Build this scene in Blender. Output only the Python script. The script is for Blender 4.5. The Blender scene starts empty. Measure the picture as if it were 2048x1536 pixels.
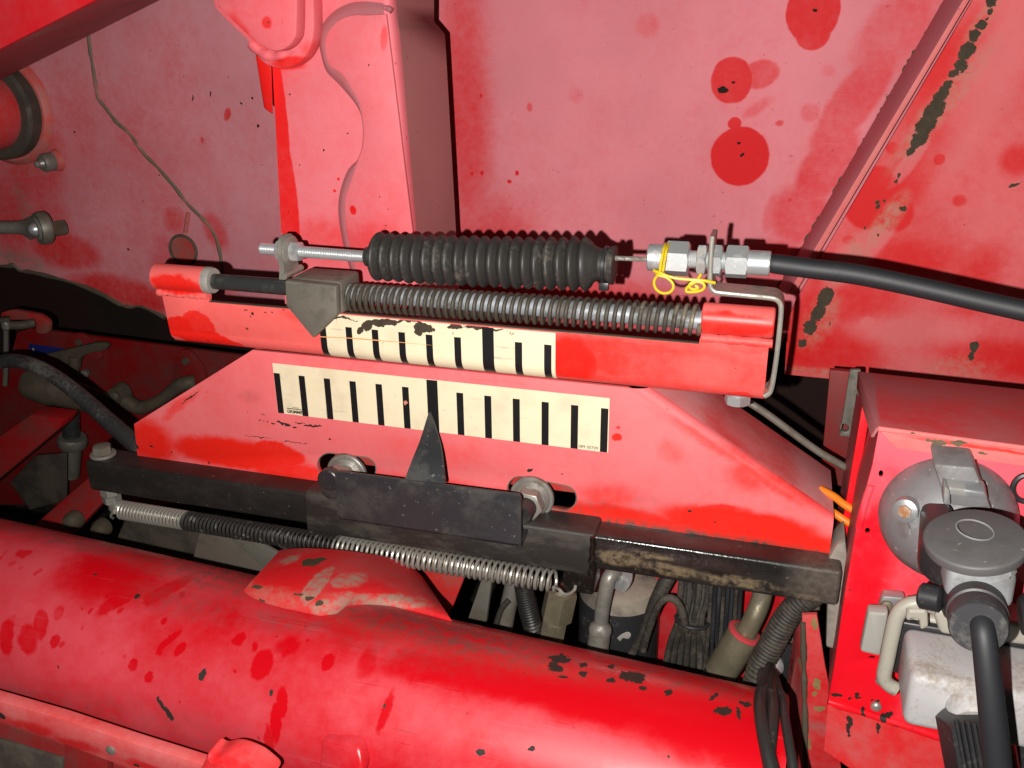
import bpy, bmesh, math, random
from mathutils import Vector as V, Matrix
random.seed(7)
sc = bpy.context.scene
# ---------------------------------------------------------------- camera, lamp, world, exposure (lengths below are millimetres unless noted)
F = 1850.0
CR = V((.957, .290, -.011)); CF = V((-.273, .887, -.374)).normalized()
CR = (CR - CF * CR.dot(CF)).normalized(); CD = CF.cross(CR).normalized()      # right, forward, down
CAM = V((224.6, -544.5, 255.5)); MM = .001
cd = bpy.data.cameras.new("camera"); co = bpy.data.objects.new("camera", cd); sc.collection.objects.link(co)
cd.sensor_width = 36; cd.lens = F / 2048 * 36; cd.clip_start = .01; cd.clip_end = 50
co.matrix_world = Matrix(((CR.x, -CD.x, -CF.x, CAM.x * MM), (CR.y, -CD.y, -CF.y, CAM.y * MM), (CR.z, -CD.z, -CF.z, CAM.z * MM), (0, 0, 0, 1)))
sc.camera = co
ld = bpy.data.lights.new("phone_flash", 'POINT'); lo = bpy.data.objects.new("phone_flash", ld); sc.collection.objects.link(lo)
ld.energy = 25; ld.shadow_soft_size = .0022; ld.color = (1, .955, .90)
lo.location = (CAM - CR * 27 + CD * 11) * MM
w = bpy.data.worlds.new("World"); sc.world = w; w.use_nodes = True
w.node_tree.nodes["Background"].inputs[0].default_value = (1, .93, .85, 1); w.node_tree.nodes["Background"].inputs[1].default_value = .012
sc.view_settings.view_transform = 'Standard'; sc.view_settings.look = 'None'; sc.view_settings.exposure = 0; sc.view_settings.gamma = 1

def ray(px, py): return CR * ((px - 1024) / F) + CD * ((py - 768) / F) + CF
def at(px, py, Y): d = ray(px, py); return CAM + d * ((Y - CAM.y) / d.y)
def rmm(P, rp): return rp * (P - CAM).dot(CF) / F                            # length at P that spans rp picture units of the survey photo
def tilt_of_x(P):                                                            # how far level lines lean in the survey photo at P
    f = lambda q: ((q - CAM).dot(CR) / (q - CAM).dot(CF), (q - CAM).dot(CD) / (q - CAM).dot(CF)); a = f(P); b = f(P + V((5, 0, 0))); return math.atan2(b[1] - a[1], b[0] - a[0])
def L(a, b, t): return a + (b - a) * t
def X(px, py, Y): return at(px, py, Y).x
def Z(px, py, Y): return at(px, py, Y).z
def catmull(p, n=6):
    out = []
    for i in range(len(p) - 1):
        a, b, c, d = p[max(i - 1, 0)], p[i], p[i + 1], p[min(i + 2, len(p) - 1)]
        for k in range(n):
            t = k / n
            out.append(.5 * ((2 * b) + (c - a) * t + (2 * a - 5 * b + 4 * c - d) * t * t + (3 * b - a - 3 * c + d) * t ** 3))
    return out + [p[-1]]
def smooth2(p, n=5): return [(v.x, v.y) for v in catmull([V((a, b, 0)) for a, b in p], n)]

# ---------------------------------------------------------------- materials
class N:
    def __init__(s, name):
        s.m = bpy.data.materials.new(name); s.m.use_nodes = True; s.t = s.m.node_tree; s.t.nodes.clear()
        s.out = s.n('ShaderNodeOutputMaterial'); s.b = s.n('ShaderNodeBsdfPrincipled'); s.l(s.b.outputs[0], s.out.inputs[0])
        s.pos = s.n('ShaderNodeNewGeometry').outputs['Position']
    def n(s, k): return s.t.nodes.new(k)
    def l(s, a, b): s.t.links.new(a, b)
    def put(s, i, v):
        if hasattr(v, 'links'): s.l(v, i)
        else: i.default_value = v
    def math(s, op, a, b=0, clamp=False):
        n = s.n('ShaderNodeMath'); n.operation = op; n.use_clamp = clamp; s.put(n.inputs[0], a); s.put(n.inputs[1], b); return n.outputs[0]
    def noise(s, scale, detail=4, rough=.55, vec=None, stretch=None):
        v = vec or s.pos
        if stretch:
            mp = s.n('ShaderNodeMapping'); s.l(v, mp.inputs[0]); mp.inputs['Scale'].default_value = stretch; v = mp.outputs[0]
        n = s.n('ShaderNodeTexNoise'); s.l(v, n.inputs['Vector']); n.inputs['Scale'].default_value = scale; n.inputs['Detail'].default_value = detail
        n.inputs['Roughness'].default_value = rough; return n
    def ramp(s, v, a, b, lo=0., hi=1.):
        n = s.n('ShaderNodeMapRange'); n.interpolation_type = 'SMOOTHSTEP'; s.put(n.inputs[0], v); n.inputs[1].default_value = a; n.inputs[2].default_value = b
        n.inputs[3].default_value = lo; n.inputs[4].default_value = hi; return n.outputs[0]
    def mix(s, f, a, b):
        n = s.n('ShaderNodeMix'); n.data_type = 'RGBA'; s.put(n.inputs[0], f)
        for i, v in ((6, a), (7, b)):
            if hasattr(v, 'links'): s.l(v, n.inputs[i])
            else: n.inputs[i].default_value = (*v, 1)
        return n.outputs[2]
    def warp(s, amp, scale):
        n = s.noise(scale, 3); a = s.n('ShaderNodeVectorMath'); a.operation = 'SUBTRACT'; s.l(n.outputs['Color'], a.inputs[0]); a.inputs[1].default_value = (.5, .5, .5)
        b = s.n('ShaderNodeVectorMath'); b.operation = 'SCALE'; s.l(a.outputs[0], b.inputs[0]); b.inputs['Scale'].default_value = amp * MM
        c = s.n('ShaderNodeVectorMath'); c.operation = 'ADD'; s.l(b.outputs[0], c.inputs[0]); s.l(s.pos, c.inputs[1]); return c.outputs[0]
    def spots(s, vec, items):                      # items: (x, z, rx, rz, rot, soft, weight), millimetres; marks that lie on the surface
        acc = None
        for (x, z, rx, rz, ro, so, wt) in items:
            v_ = vec
            if acc is not None:                    # a vanishing link to the previous mark makes the shader compiler work mark by mark
                q_ = s.n('ShaderNodeVectorMath'); q_.operation = 'MULTIPLY_ADD'; s.l(acc, q_.inputs[0]); q_.inputs[1].default_value = (1e-9,) * 3; s.l(vec, q_.inputs[2]); v_ = q_.outputs[0]
            mp = s.n('ShaderNodeMapping'); mp.vector_type = 'TEXTURE'; s.l(v_, mp.inputs[0])
            mp.inputs['Location'].default_value = (x * MM, 0, z * MM); mp.inputs['Rotation'].default_value = (0, ro, 0); mp.inputs['Scale'].default_value = (rx * MM, 1e5, rz * MM)
            ln = s.n('ShaderNodeVectorMath'); ln.operation = 'LENGTH'; s.l(mp.outputs[0], ln.inputs[0])
            v = s.ramp(ln.outputs['Value'], 1 - so, 1 + so, wt, 0.)
            acc = v if acc is None else s.math('MAXIMUM', acc, v)
        return acc if acc is not None else 0.
    def bump(s, h, strength=.3, dist=.4):
        n = s.n('ShaderNodeBump'); n.inputs['Strength'].default_value = strength; n.inputs['Distance'].default_value = dist * MM
        s.put(n.inputs['Height'], h); s.l(n.outputs[0], s.b.inputs['Normal'])
    def done(s, col, rough, metal=0., spec=None):
        s.put(s.b.inputs['Base Color'], col if hasattr(col, 'links') else (*col, 1)); s.put(s.b.inputs['Roughness'], rough); s.put(s.b.inputs['Metallic'], metal)
        if spec is not None: s.b.inputs['Specular IOR Level'].default_value = spec
        return s.m
def sp(Y, px, py, rx, ry=None, rot=0, soft=.12, w=1.):
    """a mark on a surface near plane Y, at a surveyed spot; rot in degrees"""
    P = at(px, py, Y); k = rmm(P, 1.); return (P.x, P.z, rx * k, (ry or rx) * k, math.radians(rot) - tilt_of_x(P), soft, w)

RED = (.74, .013, .010)
def paint(name, clean=RED, dust=(.60, .125, .135), level=.6, amp=1.0, nscale=14, cl=(), du=(), chips=(), grime=(), warp=3., warps=45, chipcol=(.020, .014, .011), grimecol=(.17, .125, .10),
          rough=(.38, .62), streak=None, speck=.5, edge=.14, spec=.35, tilt=0., mott=.45, scratch=0.):
    s = N(name)
    if tilt:                                       # marks on a curved tube are measured in a plane tilted about the tube's length
        mp = s.n('ShaderNodeMapping'); s.l(s.pos, mp.inputs[0]); mp.inputs['Rotation'].default_value = (tilt, 0, 0); s.pos = mp.outputs[0]
    clean = (min(clean[0] * 1.22, .80), *clean[1:]); dust = (min(dust[0] * 1.22, .84), dust[1], dust[2] * 1.06)
    w1 = s.warp(warp, warps); n2 = s.noise(warps * 4.5, 3, .6); v2 = s.n('ShaderNodeVectorMath'); v2.operation = 'MULTIPLY_ADD'; s.l(n2.outputs['Color'], v2.inputs[0]); v2.inputs[1].default_value = (warp * .42 * MM,) * 3; s.l(w1, v2.inputs[2]); wv = v2.outputs[0]
    big = s.noise(nscale, 6, .6, wv, streak); fine = s.noise(170, 5, .65); mid = s.noise(48, 5, .62); tiny = s.noise(900, 2, .5)
    d = s.math('MULTIPLY_ADD', s.math('SUBTRACT', big.outputs['Fac'], .5), amp * 2); d.node.inputs[2].default_value = level
    d = s.math('ADD', d, s.math('MULTIPLY', s.math('SUBTRACT', fine.outputs['Fac'], .5), .45)); d = s.math('ADD', d, s.math('MULTIPLY', s.math('SUBTRACT', mid.outputs['Fac'], .5), mott))
    if du: d = s.math('ADD', d, s.spots(wv, du))
    if cl: d = s.math('SUBTRACT', d, s.math('MULTIPLY', s.spots(wv, cl), s.math('ADD', .62, s.math('MULTIPLY', mid.outputs['Fac'], .62))))
    if scratch:                                    # thin rubbed lines in the dust
        for ang, str_ in ((.13, (3, 8, 160)), (-.5, (4, 8, 220))):
            mp = s.n('ShaderNodeMapping'); s.l(s.pos, mp.inputs[0]); mp.inputs['Rotation'].default_value = (0, ang, 0); mp.inputs['Scale'].default_value = str_
            sc_ = s.noise(2.2, 3, .6, mp.outputs[0]); d = s.math('ADD', d, s.ramp(sc_.outputs['Fac'], .66, .74, 0, scratch)); d = s.math('SUBTRACT', d, s.ramp(sc_.outputs['Fac'], .34, .27, 0, scratch))
    d = s.math('MULTIPLY', s.ramp(d, .5 - edge * 4, .5 + edge * 4), s.math('ADD', .86, s.math('MULTIPLY', tiny.outputs['Fac'], .28)), True)
    var = s.noise(7, 3, .5, wv)
    dc = s.mix(s.ramp(var.outputs['Fac'], .35, .65), dust, tuple(c * .86 for c in dust))
    col = s.mix(d, clean, dc)
    if grime:
        g = s.math('MULTIPLY', s.spots(wv, grime), s.ramp(fine.outputs['Fac'], .22, .74)); col = s.mix(g, col, grimecol)
    sk = s.noise(240, 1, .5); sk = s.ramp(sk.outputs['Fac'], .765, .80, 0., speck); col = s.mix(sk, col, tuple(c * .35 for c in clean))     # fly specks
    for ang, str_, th in ((.55, (9, 9, 150), .70), (-1.05, (9, 9, 170), .70)):
        mp = s.n('ShaderNodeMapping'); s.l(s.pos, mp.inputs[0]); mp.inputs['Rotation'].default_value = (0, ang, 0); mp.inputs['Scale'].default_value = str_
        k_ = s.math('MULTIPLY', s.ramp(s.noise(1.6, 2, .5, mp.outputs[0]).outputs['Fac'], th + .02, th + .08, 0, .32), s.ramp(mid.outputs['Fac'], .5, .62)); col = s.mix(k_, col, (.16, .03, .025))
    h = s.math('MULTIPLY', d, .25)
    if chips:
        cw = s.warp(4.6, 250); c = s.spots(cw, [(*q_[:5], .55, q_[6]) for q_ in chips]); c = s.ramp(s.math('ADD', c, s.math('MULTIPLY', s.math('SUBTRACT', s.noise(330, 4, .65).outputs['Fac'], .5), 1.15)), .44, .54); cc = s.mix(fine.outputs['Fac'], tuple(v * .6 for v in chipcol), tuple(v * 1.7 for v in chipcol))
        col = s.mix(c, col, cc); h = s.math('SUBTRACT', h, s.math('MULTIPLY', c, 1.2))
    h = s.math('ADD', h, s.math('MULTIPLY', fine.outputs['Fac'], .35)); s.bump(h, .22, .35)
    r = s.n('ShaderNodeMapRange'); s.l(d, r.inputs[0]); r.inputs[3].default_value = rough[0]; r.inputs[4].default_value = rough[1]; ro = r.outputs[0]
    if chips: ro = s.math('MULTIPLY_ADD', c, .3); ro.node.inputs[2].default_value = 0; s.l(r.outputs[0], ro.node.inputs[2])
    return s.done(col, ro, 0., spec)
def metal(name, col, dirt=(.12, .10, .08), amount=.5, metallic=.7, rough=.42, scale=60, bump=.25, streak=None, specks=None):
    s = N(name); n = s.noise(scale, 6, .65, None, streak); f = s.noise(500, 3, .6)
    k = s.ramp(n.outputs['Fac'], .62 - amount * .35, .78 - amount * .25)
    c = s.mix(k, col, dirt); c = s.mix(s.math('MULTIPLY', f.outputs['Fac'], .3), c, tuple(v * .55 for v in col))
    if specks: c = s.mix(s.ramp(s.noise(260, 2).outputs['Fac'], .68, .74, 0., .8), c, specks)
    s.bump(s.math('ADD', s.math('MULTIPLY', n.outputs['Fac'], .6), s.math('MULTIPLY', f.outputs['Fac'], .5)), bump, .25)
    m = s.math('MULTIPLY', s.math('SUBTRACT', 1., k), metallic); r = s.math('ADD', rough, s.math('MULTIPLY', k, .3))
    return s.done(c, r, m)
def rubber(name, col=(.018, .018, .018), dust=(.12, .105, .085), amount=.4, scale=35, rough=.5, streak=None):
    s = N(name); n = s.noise(scale, 6, .65, None, streak); f = s.noise(420, 3, .6)
    k = s.math('ADD', n.outputs['Fac'], s.math('MULTIPLY', s.math('SUBTRACT', f.outputs['Fac'], .5), .5)); k = s.ramp(k, .75 - amount * .45, 1.0 - amount * .4)
    s.bump(f.outputs['Fac'], .2, .2); return s.done(s.mix(k, col, dust), s.math('ADD', rough, s.math('MULTIPLY', k, .25)))

M = {}
M['zinc'] = metal('zinc_plating', (.60, .62, .63), (.30, .28, .25), .25, .65, .36, 90)
M['zincdirty'] = metal('dusty_zinc', (.34, .33, .30), (.12, .105, .08), .6, .6, .42, 70)
M['oldsteel'] = metal('old_dull_steel', (.20, .19, .165), (.10, .085, .06), .6, .35, .5, 55)
M['brownsteel'] = metal('brown_dusty_steel', (.11, .088, .06), (.065, .05, .032), .6, .1, .6, 40)
M['brass'] = metal('yellow_zinc', (.24, .21, .14), (.09, .075, .05), .55, .55, .38, 60)
M['spring'] = metal('spring_steel', (.46, .44, .39), (.20, .18, .15), .25, .8, .3, 50)
M['alu'] = metal('cast_aluminium', (.27, .27, .28), (.115, .095, .09), .6, .45, .44, 42, .35, None, (.42, .40, .37))
M['alub'] = metal('bright_cast_aluminium', (.36, .37, .38), (.19, .18, .165), .4, .6, .36, 60)
M['plugbody'] = metal('grey_plug_body', (.20, .205, .215), (.12, .115, .11), .5, .1, .62, 50)
M['gland'] = rubber('gland_rubber', (.030, .030, .033), (.085, .08, .074), .5, 50, .5)
M['plugflap'] = metal('dusty_dark_flap', (.090, .086, .088), (.058, .054, .052), .5, .1, .6, 40, .3, None, (.17, .16, .155))
M['bracket'] = metal('galvanised_strip', (.36, .34, .30), (.19, .17, .14), .5, .55, .38, 80, .35)
M['blackpaint'] = metal('black_enamel', (.018, .018, .019), (.036, .033, .029), .5, .0, .36, 38, .3, None, (.12, .115, .105))
M['pointer'] = metal('black_pointer_enamel', (.026, .028, .032), (.046, .045, .041), .5, .0, .36, 40, .35, None, (.16, .155, .14))
M['grease'] = metal('black_grease', (.010, .0085, .007), (.024, .019, .014), .4, .0, .22, 160, 1.)
M['yokegrey'] = metal('dusty_grey_casting', (.155, .14, .115), (.10, .088, .07), .5, .1, .55, 120, .5)
M['rod'] = metal('dark_oiled_rod', (.055, .06, .06), (.10, .09, .075), .35, .4, .3, 50)
M['rubber'] = rubber('dusty_rubber', (.028, .026, .024), (.082, .072, .058), .55, 60)
M['hose'] = rubber('black_hose', (.013, .014, .017), (.055, .052, .048), .38, 24, .58)
M['hosedusty'] = rubber('dusty_hose', (.022, .022, .022), (.085, .078, .07), .6, 22, .5)
M['cable'] = rubber('black_cable', (.016, .016, .015), (.09, .075, .058), .48, 40, .45)
M['cabledusty'] = rubber('brown_dusty_cable', (.026, .022, .018), (.075, .063, .047), .75, 50, .6)
M['plastic'] = rubber('black_plastic', (.02, .02, .022), (.08, .076, .07), .42, 40, .38)
M['orange'] = rubber('orange_cable', (.75, .19, .012), (.40, .12, .03), .3, 40, .4)
M['yellow'] = rubber('yellow_wire', (.66, .47, .015), (.32, .22, .03), .5, 160, .4)
M['beige'] = rubber('beige_plastic', (.34, .32, .27), (.22, .19, .15), .45, 40, .45)
M['white'] = rubber('white_plastic', (.41, .40, .405), (.28, .24, .20), .62, 45, .5)
M['greyplastic'] = rubber('grey_plastic', (.30, .29, .265), (.22, .195, .16), .45, 30, .5)
M['decal'] = rubber('cream_decal', (.80, .70, .49), (.62, .52, .36), .22, 30, .42)
def decal_mat(name='worn_cream_decal', marks=()):
    s = N(name); a = s.noise(34, 5, .65); f = s.noise(300, 3, .6); c = s.mix(s.ramp(a.outputs['Fac'], .45, .75, 0, .55), (.80, .70, .49), (.60, .50, .35))
    for ang, str_ in ((.2, (14, 9, 190)), (-.9, (190, 9, 16)), (1.2, (12, 9, 150))):
        mp = s.n('ShaderNodeMapping'); s.l(s.pos, mp.inputs[0]); mp.inputs['Rotation'].default_value = (0, ang, 0); mp.inputs['Scale'].default_value = str_
        k = s.math('MULTIPLY', s.ramp(s.noise(1.7, 3, .6, mp.outputs[0]).outputs['Fac'], .66, .73, 0, .55), s.ramp(a.outputs['Fac'], .40, .6)); c = s.mix(k, c, (.34, .28, .21))
    c = s.mix(s.ramp(s.noise(200, 2).outputs['Fac'], .73, .77, 0, .5), c, (.2, .15, .11)); 
    if marks:
        w_ = s.warp(7, 150); g = s.spots(w_, marks); st_ = s.noise(90, 5, .7, s.warp(2, 300), (1, 1, 1)); g = s.ramp(s.math('ADD', g, s.math('MULTIPLY', s.math('SUBTRACT', st_.outputs['Fac'], .5), 1.5)), .46, .56)
        c = s.mix(g, c, s.mix(f.outputs['Fac'], (.022, .016, .011), (.085, .062, .043)))
    s.bump(f.outputs['Fac'], .12, .2); return s.done(c, .45)
M['decal'] = decal_mat()
M['ink'] = rubber('black_print', (.009, .009, .010), (.035, .033, .03), .2, 120, .38)
M['blue'] = rubber('blue_sticker', (.012, .02, .16), (.03, .03, .10), .4, 60, .4)
M['redring'] = rubber('red_rubber', (.50, .05, .06), (.40, .16, .14), .4, 60, .5)
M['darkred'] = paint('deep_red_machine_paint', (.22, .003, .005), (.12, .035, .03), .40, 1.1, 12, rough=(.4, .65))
M['armred'] = paint('dark_arm_paint', (.34, .005, .008), (.14, .055, .045), .45, 1.3, 14, rough=(.4, .65))  # darker base red, mottled with brown dust
M['dirtyred'] = paint('dirty_red_paint', (.50, .012, .012), (.24, .11, .085), .40, 1.3, 16, rough=(.4, .65))
M['dirtdark'] = metal('dark_soil_dust', (.045, .034, .027), (.085, .068, .05), .5, 0, .75, 25)
M['weldpink'] = paint('dusty_weld', (.50, .06, .05), (.36, .15, .13), .6, 1.2, 60)
M['weldolive'] = metal('dirty_weld_bead', (.15, .115, .08), (.42, .17, .14), .42, 0, .7, 28)

# ---------------------------------------------------------------- mesh builder
class MB:
    def __init__(s): s.v = []; s.f = []
    def add(s, v, f): o = len(s.v); s.v += [V(p) for p in v]; s.f += [tuple(i + o for i in q) for q in f]; return s
    def tube(s, pts, r, seg=14, cap=True, up=None):
        n = len(pts); rs = r if isinstance(r, (list, tuple)) else [r] * n; v = []; f = []; pn = None
        for i in range(n):
            t = (pts[min(i + 1, n - 1)] - pts[max(i - 1, 0)]).normalized()
            if pn is None: a = up or (V((0, 0, 1)) if abs(t.z) < .9 else V((1, 0, 0))); pn = (a - t * a.dot(t)).normalized()
            else: pn = (pn - t * pn.dot(t)).normalized()
            b = t.cross(pn)
            for k in range(seg): an = 2 * math.pi * k / seg; v.append(pts[i] + (pn * math.cos(an) + b * math.sin(an)) * rs[i])
        for i in range(n - 1):
            for k in range(seg): f.append((i * seg + k, i * seg + (k + 1) % seg, (i + 1) * seg + (k + 1) % seg, (i + 1) * seg + k))
        if cap: f += [tuple(range(seg))[::-1], tuple((n - 1) * seg + k for k in range(seg))]
        return s.add(v, f)
    def lathe(s, p0, p1, prof, seg=32, hexr=None):
        """prof: (fraction along p0-p1, radius); closed at both ends"""
        t = (p1 - p0); return s.tube([p0 + t * a for a, _ in prof], [max(r, .01) for _, r in prof], seg, True) if hexr is None else s
    def hexa(s, p0, p1, rf, rot=.2, ch=.9, seg=48):
        """hex nut or head with chamfered ends, rf = half width across flats"""
        ax = (p1 - p0); ln = ax.length; t = ax.normalized(); a = V((0, 0, 1)) if abs(t.z) < .9 else V((1, 0, 0)); u = (a - t * a.dot(t)).normalized(); b = t.cross(u)
        v = []; f = []; hr = []
        for k in range(seg):
            an = 2 * math.pi * k / seg; m = (an % (math.pi / 3)) - math.pi / 6; hr.append(rf / math.cos(m))
        rin = rf * .96
        for ring in range(4):
            for k in range(seg):
                an = 2 * math.pi * k / seg + rot; d = u * math.cos(an) + b * math.sin(an); zc = min((hr[k] - rin) * .6 * ch, ln * .3)
                r = rin if ring in (0, 3) else hr[k]; z = (0, zc, ln - zc, ln)[ring]; v.append(p0 + t * z + d * r)
        for i in range(3):
            for k in range(seg): f.append((i * seg + k, i * seg + (k + 1) % seg, (i + 1) * seg + (k + 1) % seg, (i + 1) * seg + k))
        f += [tuple(range(seg))[::-1], tuple(3 * seg + k for k in range(seg))]
        return s.add(v, f)
    def box(s, x0, x1, y0, y1, z0, z1, bev=.6, seg=2):
        bm = bmesh.new(); bmesh.ops.create_cube(bm, size=1)
        for q in bm.verts: q.co = V(((x0 + x1) / 2 + q.co.x * (x1 - x0), (y0 + y1) / 2 + q.co.y * (y1 - y0), (z0 + z1) / 2 + q.co.z * (z1 - z0)))
        return s.bm(bm, bev, seg)
    def hull8(s, a, b, bev=.6, seg=2):
        """solid between quads a and b (same winding)"""
        bm = bmesh.new(); vs = [bm.verts.new(p) for p in list(a) + list(b)]; n = len(a)
        bm.faces.new(vs[:n]); bm.faces.new(vs[n:][::-1])
        for i in range(n): bm.faces.new((vs[i], vs[n + i], vs[n + (i + 1) % n], vs[(i + 1) % n]))
        bmesh.ops.recalc_face_normals(bm, faces=bm.faces[:]); return s.bm(bm, bev, seg)
    def bm(s, bm, bev=0, seg=2):
        if bev: bmesh.ops.bevel(bm, geom=bm.edges[:], offset=bev, segments=seg, profile=.5, affect='EDGES')
        bm.verts.index_update(); s.add([q.co.copy() for q in bm.verts], [[q.index for q in fc.verts] for fc in bm.faces]); bm.free(); return s
    def plate(s, outline, Y, th, bev=.5, holes=(), raw=False):
        """flat sheet, front at plane Y (toward the viewer), thickness th going back; outline of surveyed points (raw: x,z)"""
        cu = bpy.data.curves.new("c", 'CURVE'); cu.dimensions = '2D'; cu.fill_mode = 'BOTH'; cu.extrude = max(th / 2 - bev, .01); cu.bevel_depth = bev; cu.offset = -bev; cu.bevel_resolution = 1
        for pl in [outline] + list(holes):
            q = [(p[0], p[1]) if raw else (lambda a: (a.x, a.z))(at(p[0], p[1], Y)) for p in pl]
            spn = cu.splines.new('POLY'); spn.points.add(len(q) - 1); spn.use_cyclic_u = True
            for i, (x, z) in enumerate(q): spn.points[i].co = (x, z, 0, 1)
        ob = bpy.data.objects.new("c", cu); me = bpy.data.meshes.new_from_object(ob)
        s.add([(p.co.x, Y + th / 2 - p.co.z, p.co.y) for p in me.vertices], [tuple(pp.vertices) for pp in me.polygons])
        bpy.data.meshes.remove(me); bpy.data.objects.remove(ob); bpy.data.curves.remove(cu); return s
    def extrude_x(s, prof, x0, x1, n=1):
        m = len(prof); v = [(x, y, z) for x in (x0, x1) for y, z in prof]
        return s.add(v, [(k, (k + 1) % m, m + (k + 1) % m, m + k) for k in range(m)] + [tuple(range(m))[::-1], tuple(range(m, 2 * m))])
    def grid(s, rows, thick=None):
        n = len(rows[0]); return s.add([p for r in rows for p in r], [(i * n + k, i * n + k + 1, (i + 1) * n + k + 1, (i + 1) * n + k) for i in range(len(rows) - 1) for k in range(n - 1)])

WL = {}
def link(name, mb, mat, parent=None, angle=35, label=None, cat=None, group=None, kind=None, recalc=True):
    lo_ = V([min(p[i] for p in mb.v) for i in range(3)]); hi_ = V([max(p[i] for p in mb.v) for i in range(3)]); c = (lo_ + hi_) / 2
    if not parent: c.z = lo_.z
    me = bpy.data.meshes.new(name); me.from_pydata([(p - c) * MM for p in mb.v], [], mb.f)
    bm = bmesh.new(); bm.from_mesh(me); bmesh.ops.remove_doubles(bm, verts=bm.verts[:], dist=1e-6)
    if recalc: bmesh.ops.recalc_face_normals(bm, faces=bm.faces[:])
    bm.to_mesh(me); bm.free()
    me.polygons.foreach_set('use_smooth', [True] * len(me.polygons)); me.set_sharp_from_angle(angle=math.radians(angle))
    me.materials.append(M[mat] if isinstance(mat, str) else mat)
    o = bpy.data.objects.new(name, me); sc.collection.objects.link(o); place(o, c, parent); tags(o, label, cat, group, kind); return o
def place(o, c, parent):
    WL[o.name] = c
    if parent: o.parent = parent; o.location = (c - WL[parent.name]) * MM
    else: o.location = c * MM
def tags(o, label=None, cat=None, group=None, kind=None):
    for k, v in (('label', label), ('category', cat), ('group', group), ('kind', kind)):
        if v: o[k] = v
def thing(name, label, cat, loc, group=None):
    o = bpy.data.objects.new(name, None); o.empty_display_size = .01; sc.collection.objects.link(o); place(o, V(loc), None); tags(o, label, cat, group); return o
def text(name, body, mat, parent, x, z, Y, width, shear=0, bold=0):
    cu = bpy.data.curves.new("t", 'FONT'); cu.body = body; cu.size = 1; cu.offset = bold; cu.shear = shear; cu.fill_mode = 'FRONT'
    ob = bpy.data.objects.new("t", cu); me = bpy.data.meshes.new_from_object(ob); xs = [p.co.x for p in me.vertices]; k = width / (max(xs) - min(xs)); x0 = min(xs)
    mb = MB().add([(x + (p.co.x - x0) * k, Y, z + p.co.y * k) for p in me.vertices], [tuple(q.vertices) for q in me.polygons])
    bpy.data.meshes.remove(me); bpy.data.objects.remove(ob); bpy.data.curves.remove(cu); return link(name, mb, mat, parent, recalc=False)
def pxt(pts, n=6):
    """surveyed path (px, py, Y, r px) -> smooth points and radii in mm"""
    P = [at(a, b, y) for a, b, y, r in pts]; R = [rmm(p, q[3]) for p, q in zip(P, pts)]
    Q = catmull(P, n); RR = [v.x for v in catmull([V((r, 0, 0)) for r in R], n)]; return Q, RR
def hose(name, pts, mat, parent=None, seg=14, n=8, **kw): q, r = pxt(pts, n); return link(name, MB().tube(q, r, seg), mat, parent, **kw)
def round_poly(p, r, n=4):
    out = []; m = len(p)
    for i in range(m):
        a, b, c = V(p[i - 1]), V(p[i]), V(p[(i + 1) % m]); d1 = (a - b); d2 = (c - b); k = min(r, d1.length * .45, d2.length * .45); q0 = b + d1.normalized() * k; q1 = b + d2.normalized() * k
        for j in range(n + 1): t = j / n; out.append(tuple(q0 * (1 - t) ** 2 + b * 2 * t * (1 - t) + q1 * t * t))
    return out
def stadium(a, b, ra, n=10):
    a, b = V(a), V(b); d = (b - a).normalized(); u = V((-d.y, d.x)); out = []
    for c, s0 in ((b, 1), (a, -1)):
        for k in range(n + 1): an = -math.pi / 2 + math.pi * k / n; out.append(tuple(c + d * s0 * math.cos(an) * ra + u * s0 * math.sin(an) * ra))
    return out
def circ(cx, cy, r, ry=None, n=28): return [(cx + r * math.cos(2 * math.pi * k / n), cy + (ry or r) * math.sin(2 * math.pi * k / n)) for k in range(n)]

# ================================================================ BACKGROUND PANELS
YP = 290
# dusty left side panel
pl = paint('dusty_left_panel_paint', (.50, .012, .012), (.55, .27, .295), .86, .55, 9, cl=[sp(YP, *a) for a in (
    (60, 320, 90, 100, 20, .5, .5), (10, 420, 60, 120, 0, .5, .45), (130, 500, 90, 40, 10, .4, .6), (240, 585, 120, 38, 12, .4, .7), (330, 520, 40, 60, 10, .5, .35), (350, 440, 30, 30, 0, .6, .5), (400, 560, 70, 40, 5, .5, .5),
    (456, 228, 7, 14, 30, .3, .7), (405, 280, 4, 7, 0, .3, .5), (430, 460, 26, 40, -20, .4, .5), (250, 380, 150, 220, 35, .7, .25), (100, 440, 60, 60, 0, .6, .4))],
    chips=[sp(YP, *a) for a in ((385, 196, 1.6, 7, 5), (421, 188, 1.6, 6, 5), (482, 207, 2.5), (505, 196, 2.8), (516, 252, 3, 2.5), (257, 498, 2.6, 2), (318, 350, 2), (150, 265, 2))],
    grime=[sp(YP, *a) for a in ((20, 520, 90, 25, 10, .6, .8), (240, 615, 130, 16, 14, .5, .9), (60, 300, 60, 40, 0, .6, .5), (50, 420, 20, 60, 0, .6, .5))], grimecol=(.22, .16, .12), streak=(1, 1, .45), spec=.15)
t = thing('left_side_panel', 'dusty mauve red side panel with a diagonal weld seam, left of the tall column', 'panel', at(300, 640, YP))
edge = [(-120, 505), (0, 531), (28, 530), (40, 541), (70, 545), (150, 566), (205, 588), (240, 608), (262, 614), (285, 613), (330, 634), (430, 655), (560, 672), (700, 690)]
link('sheet', MB().plate([(-120, -90), (720, -90), (715, 690)] + edge[::-1][1:], YP, 5, .8), pl, t)
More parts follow.
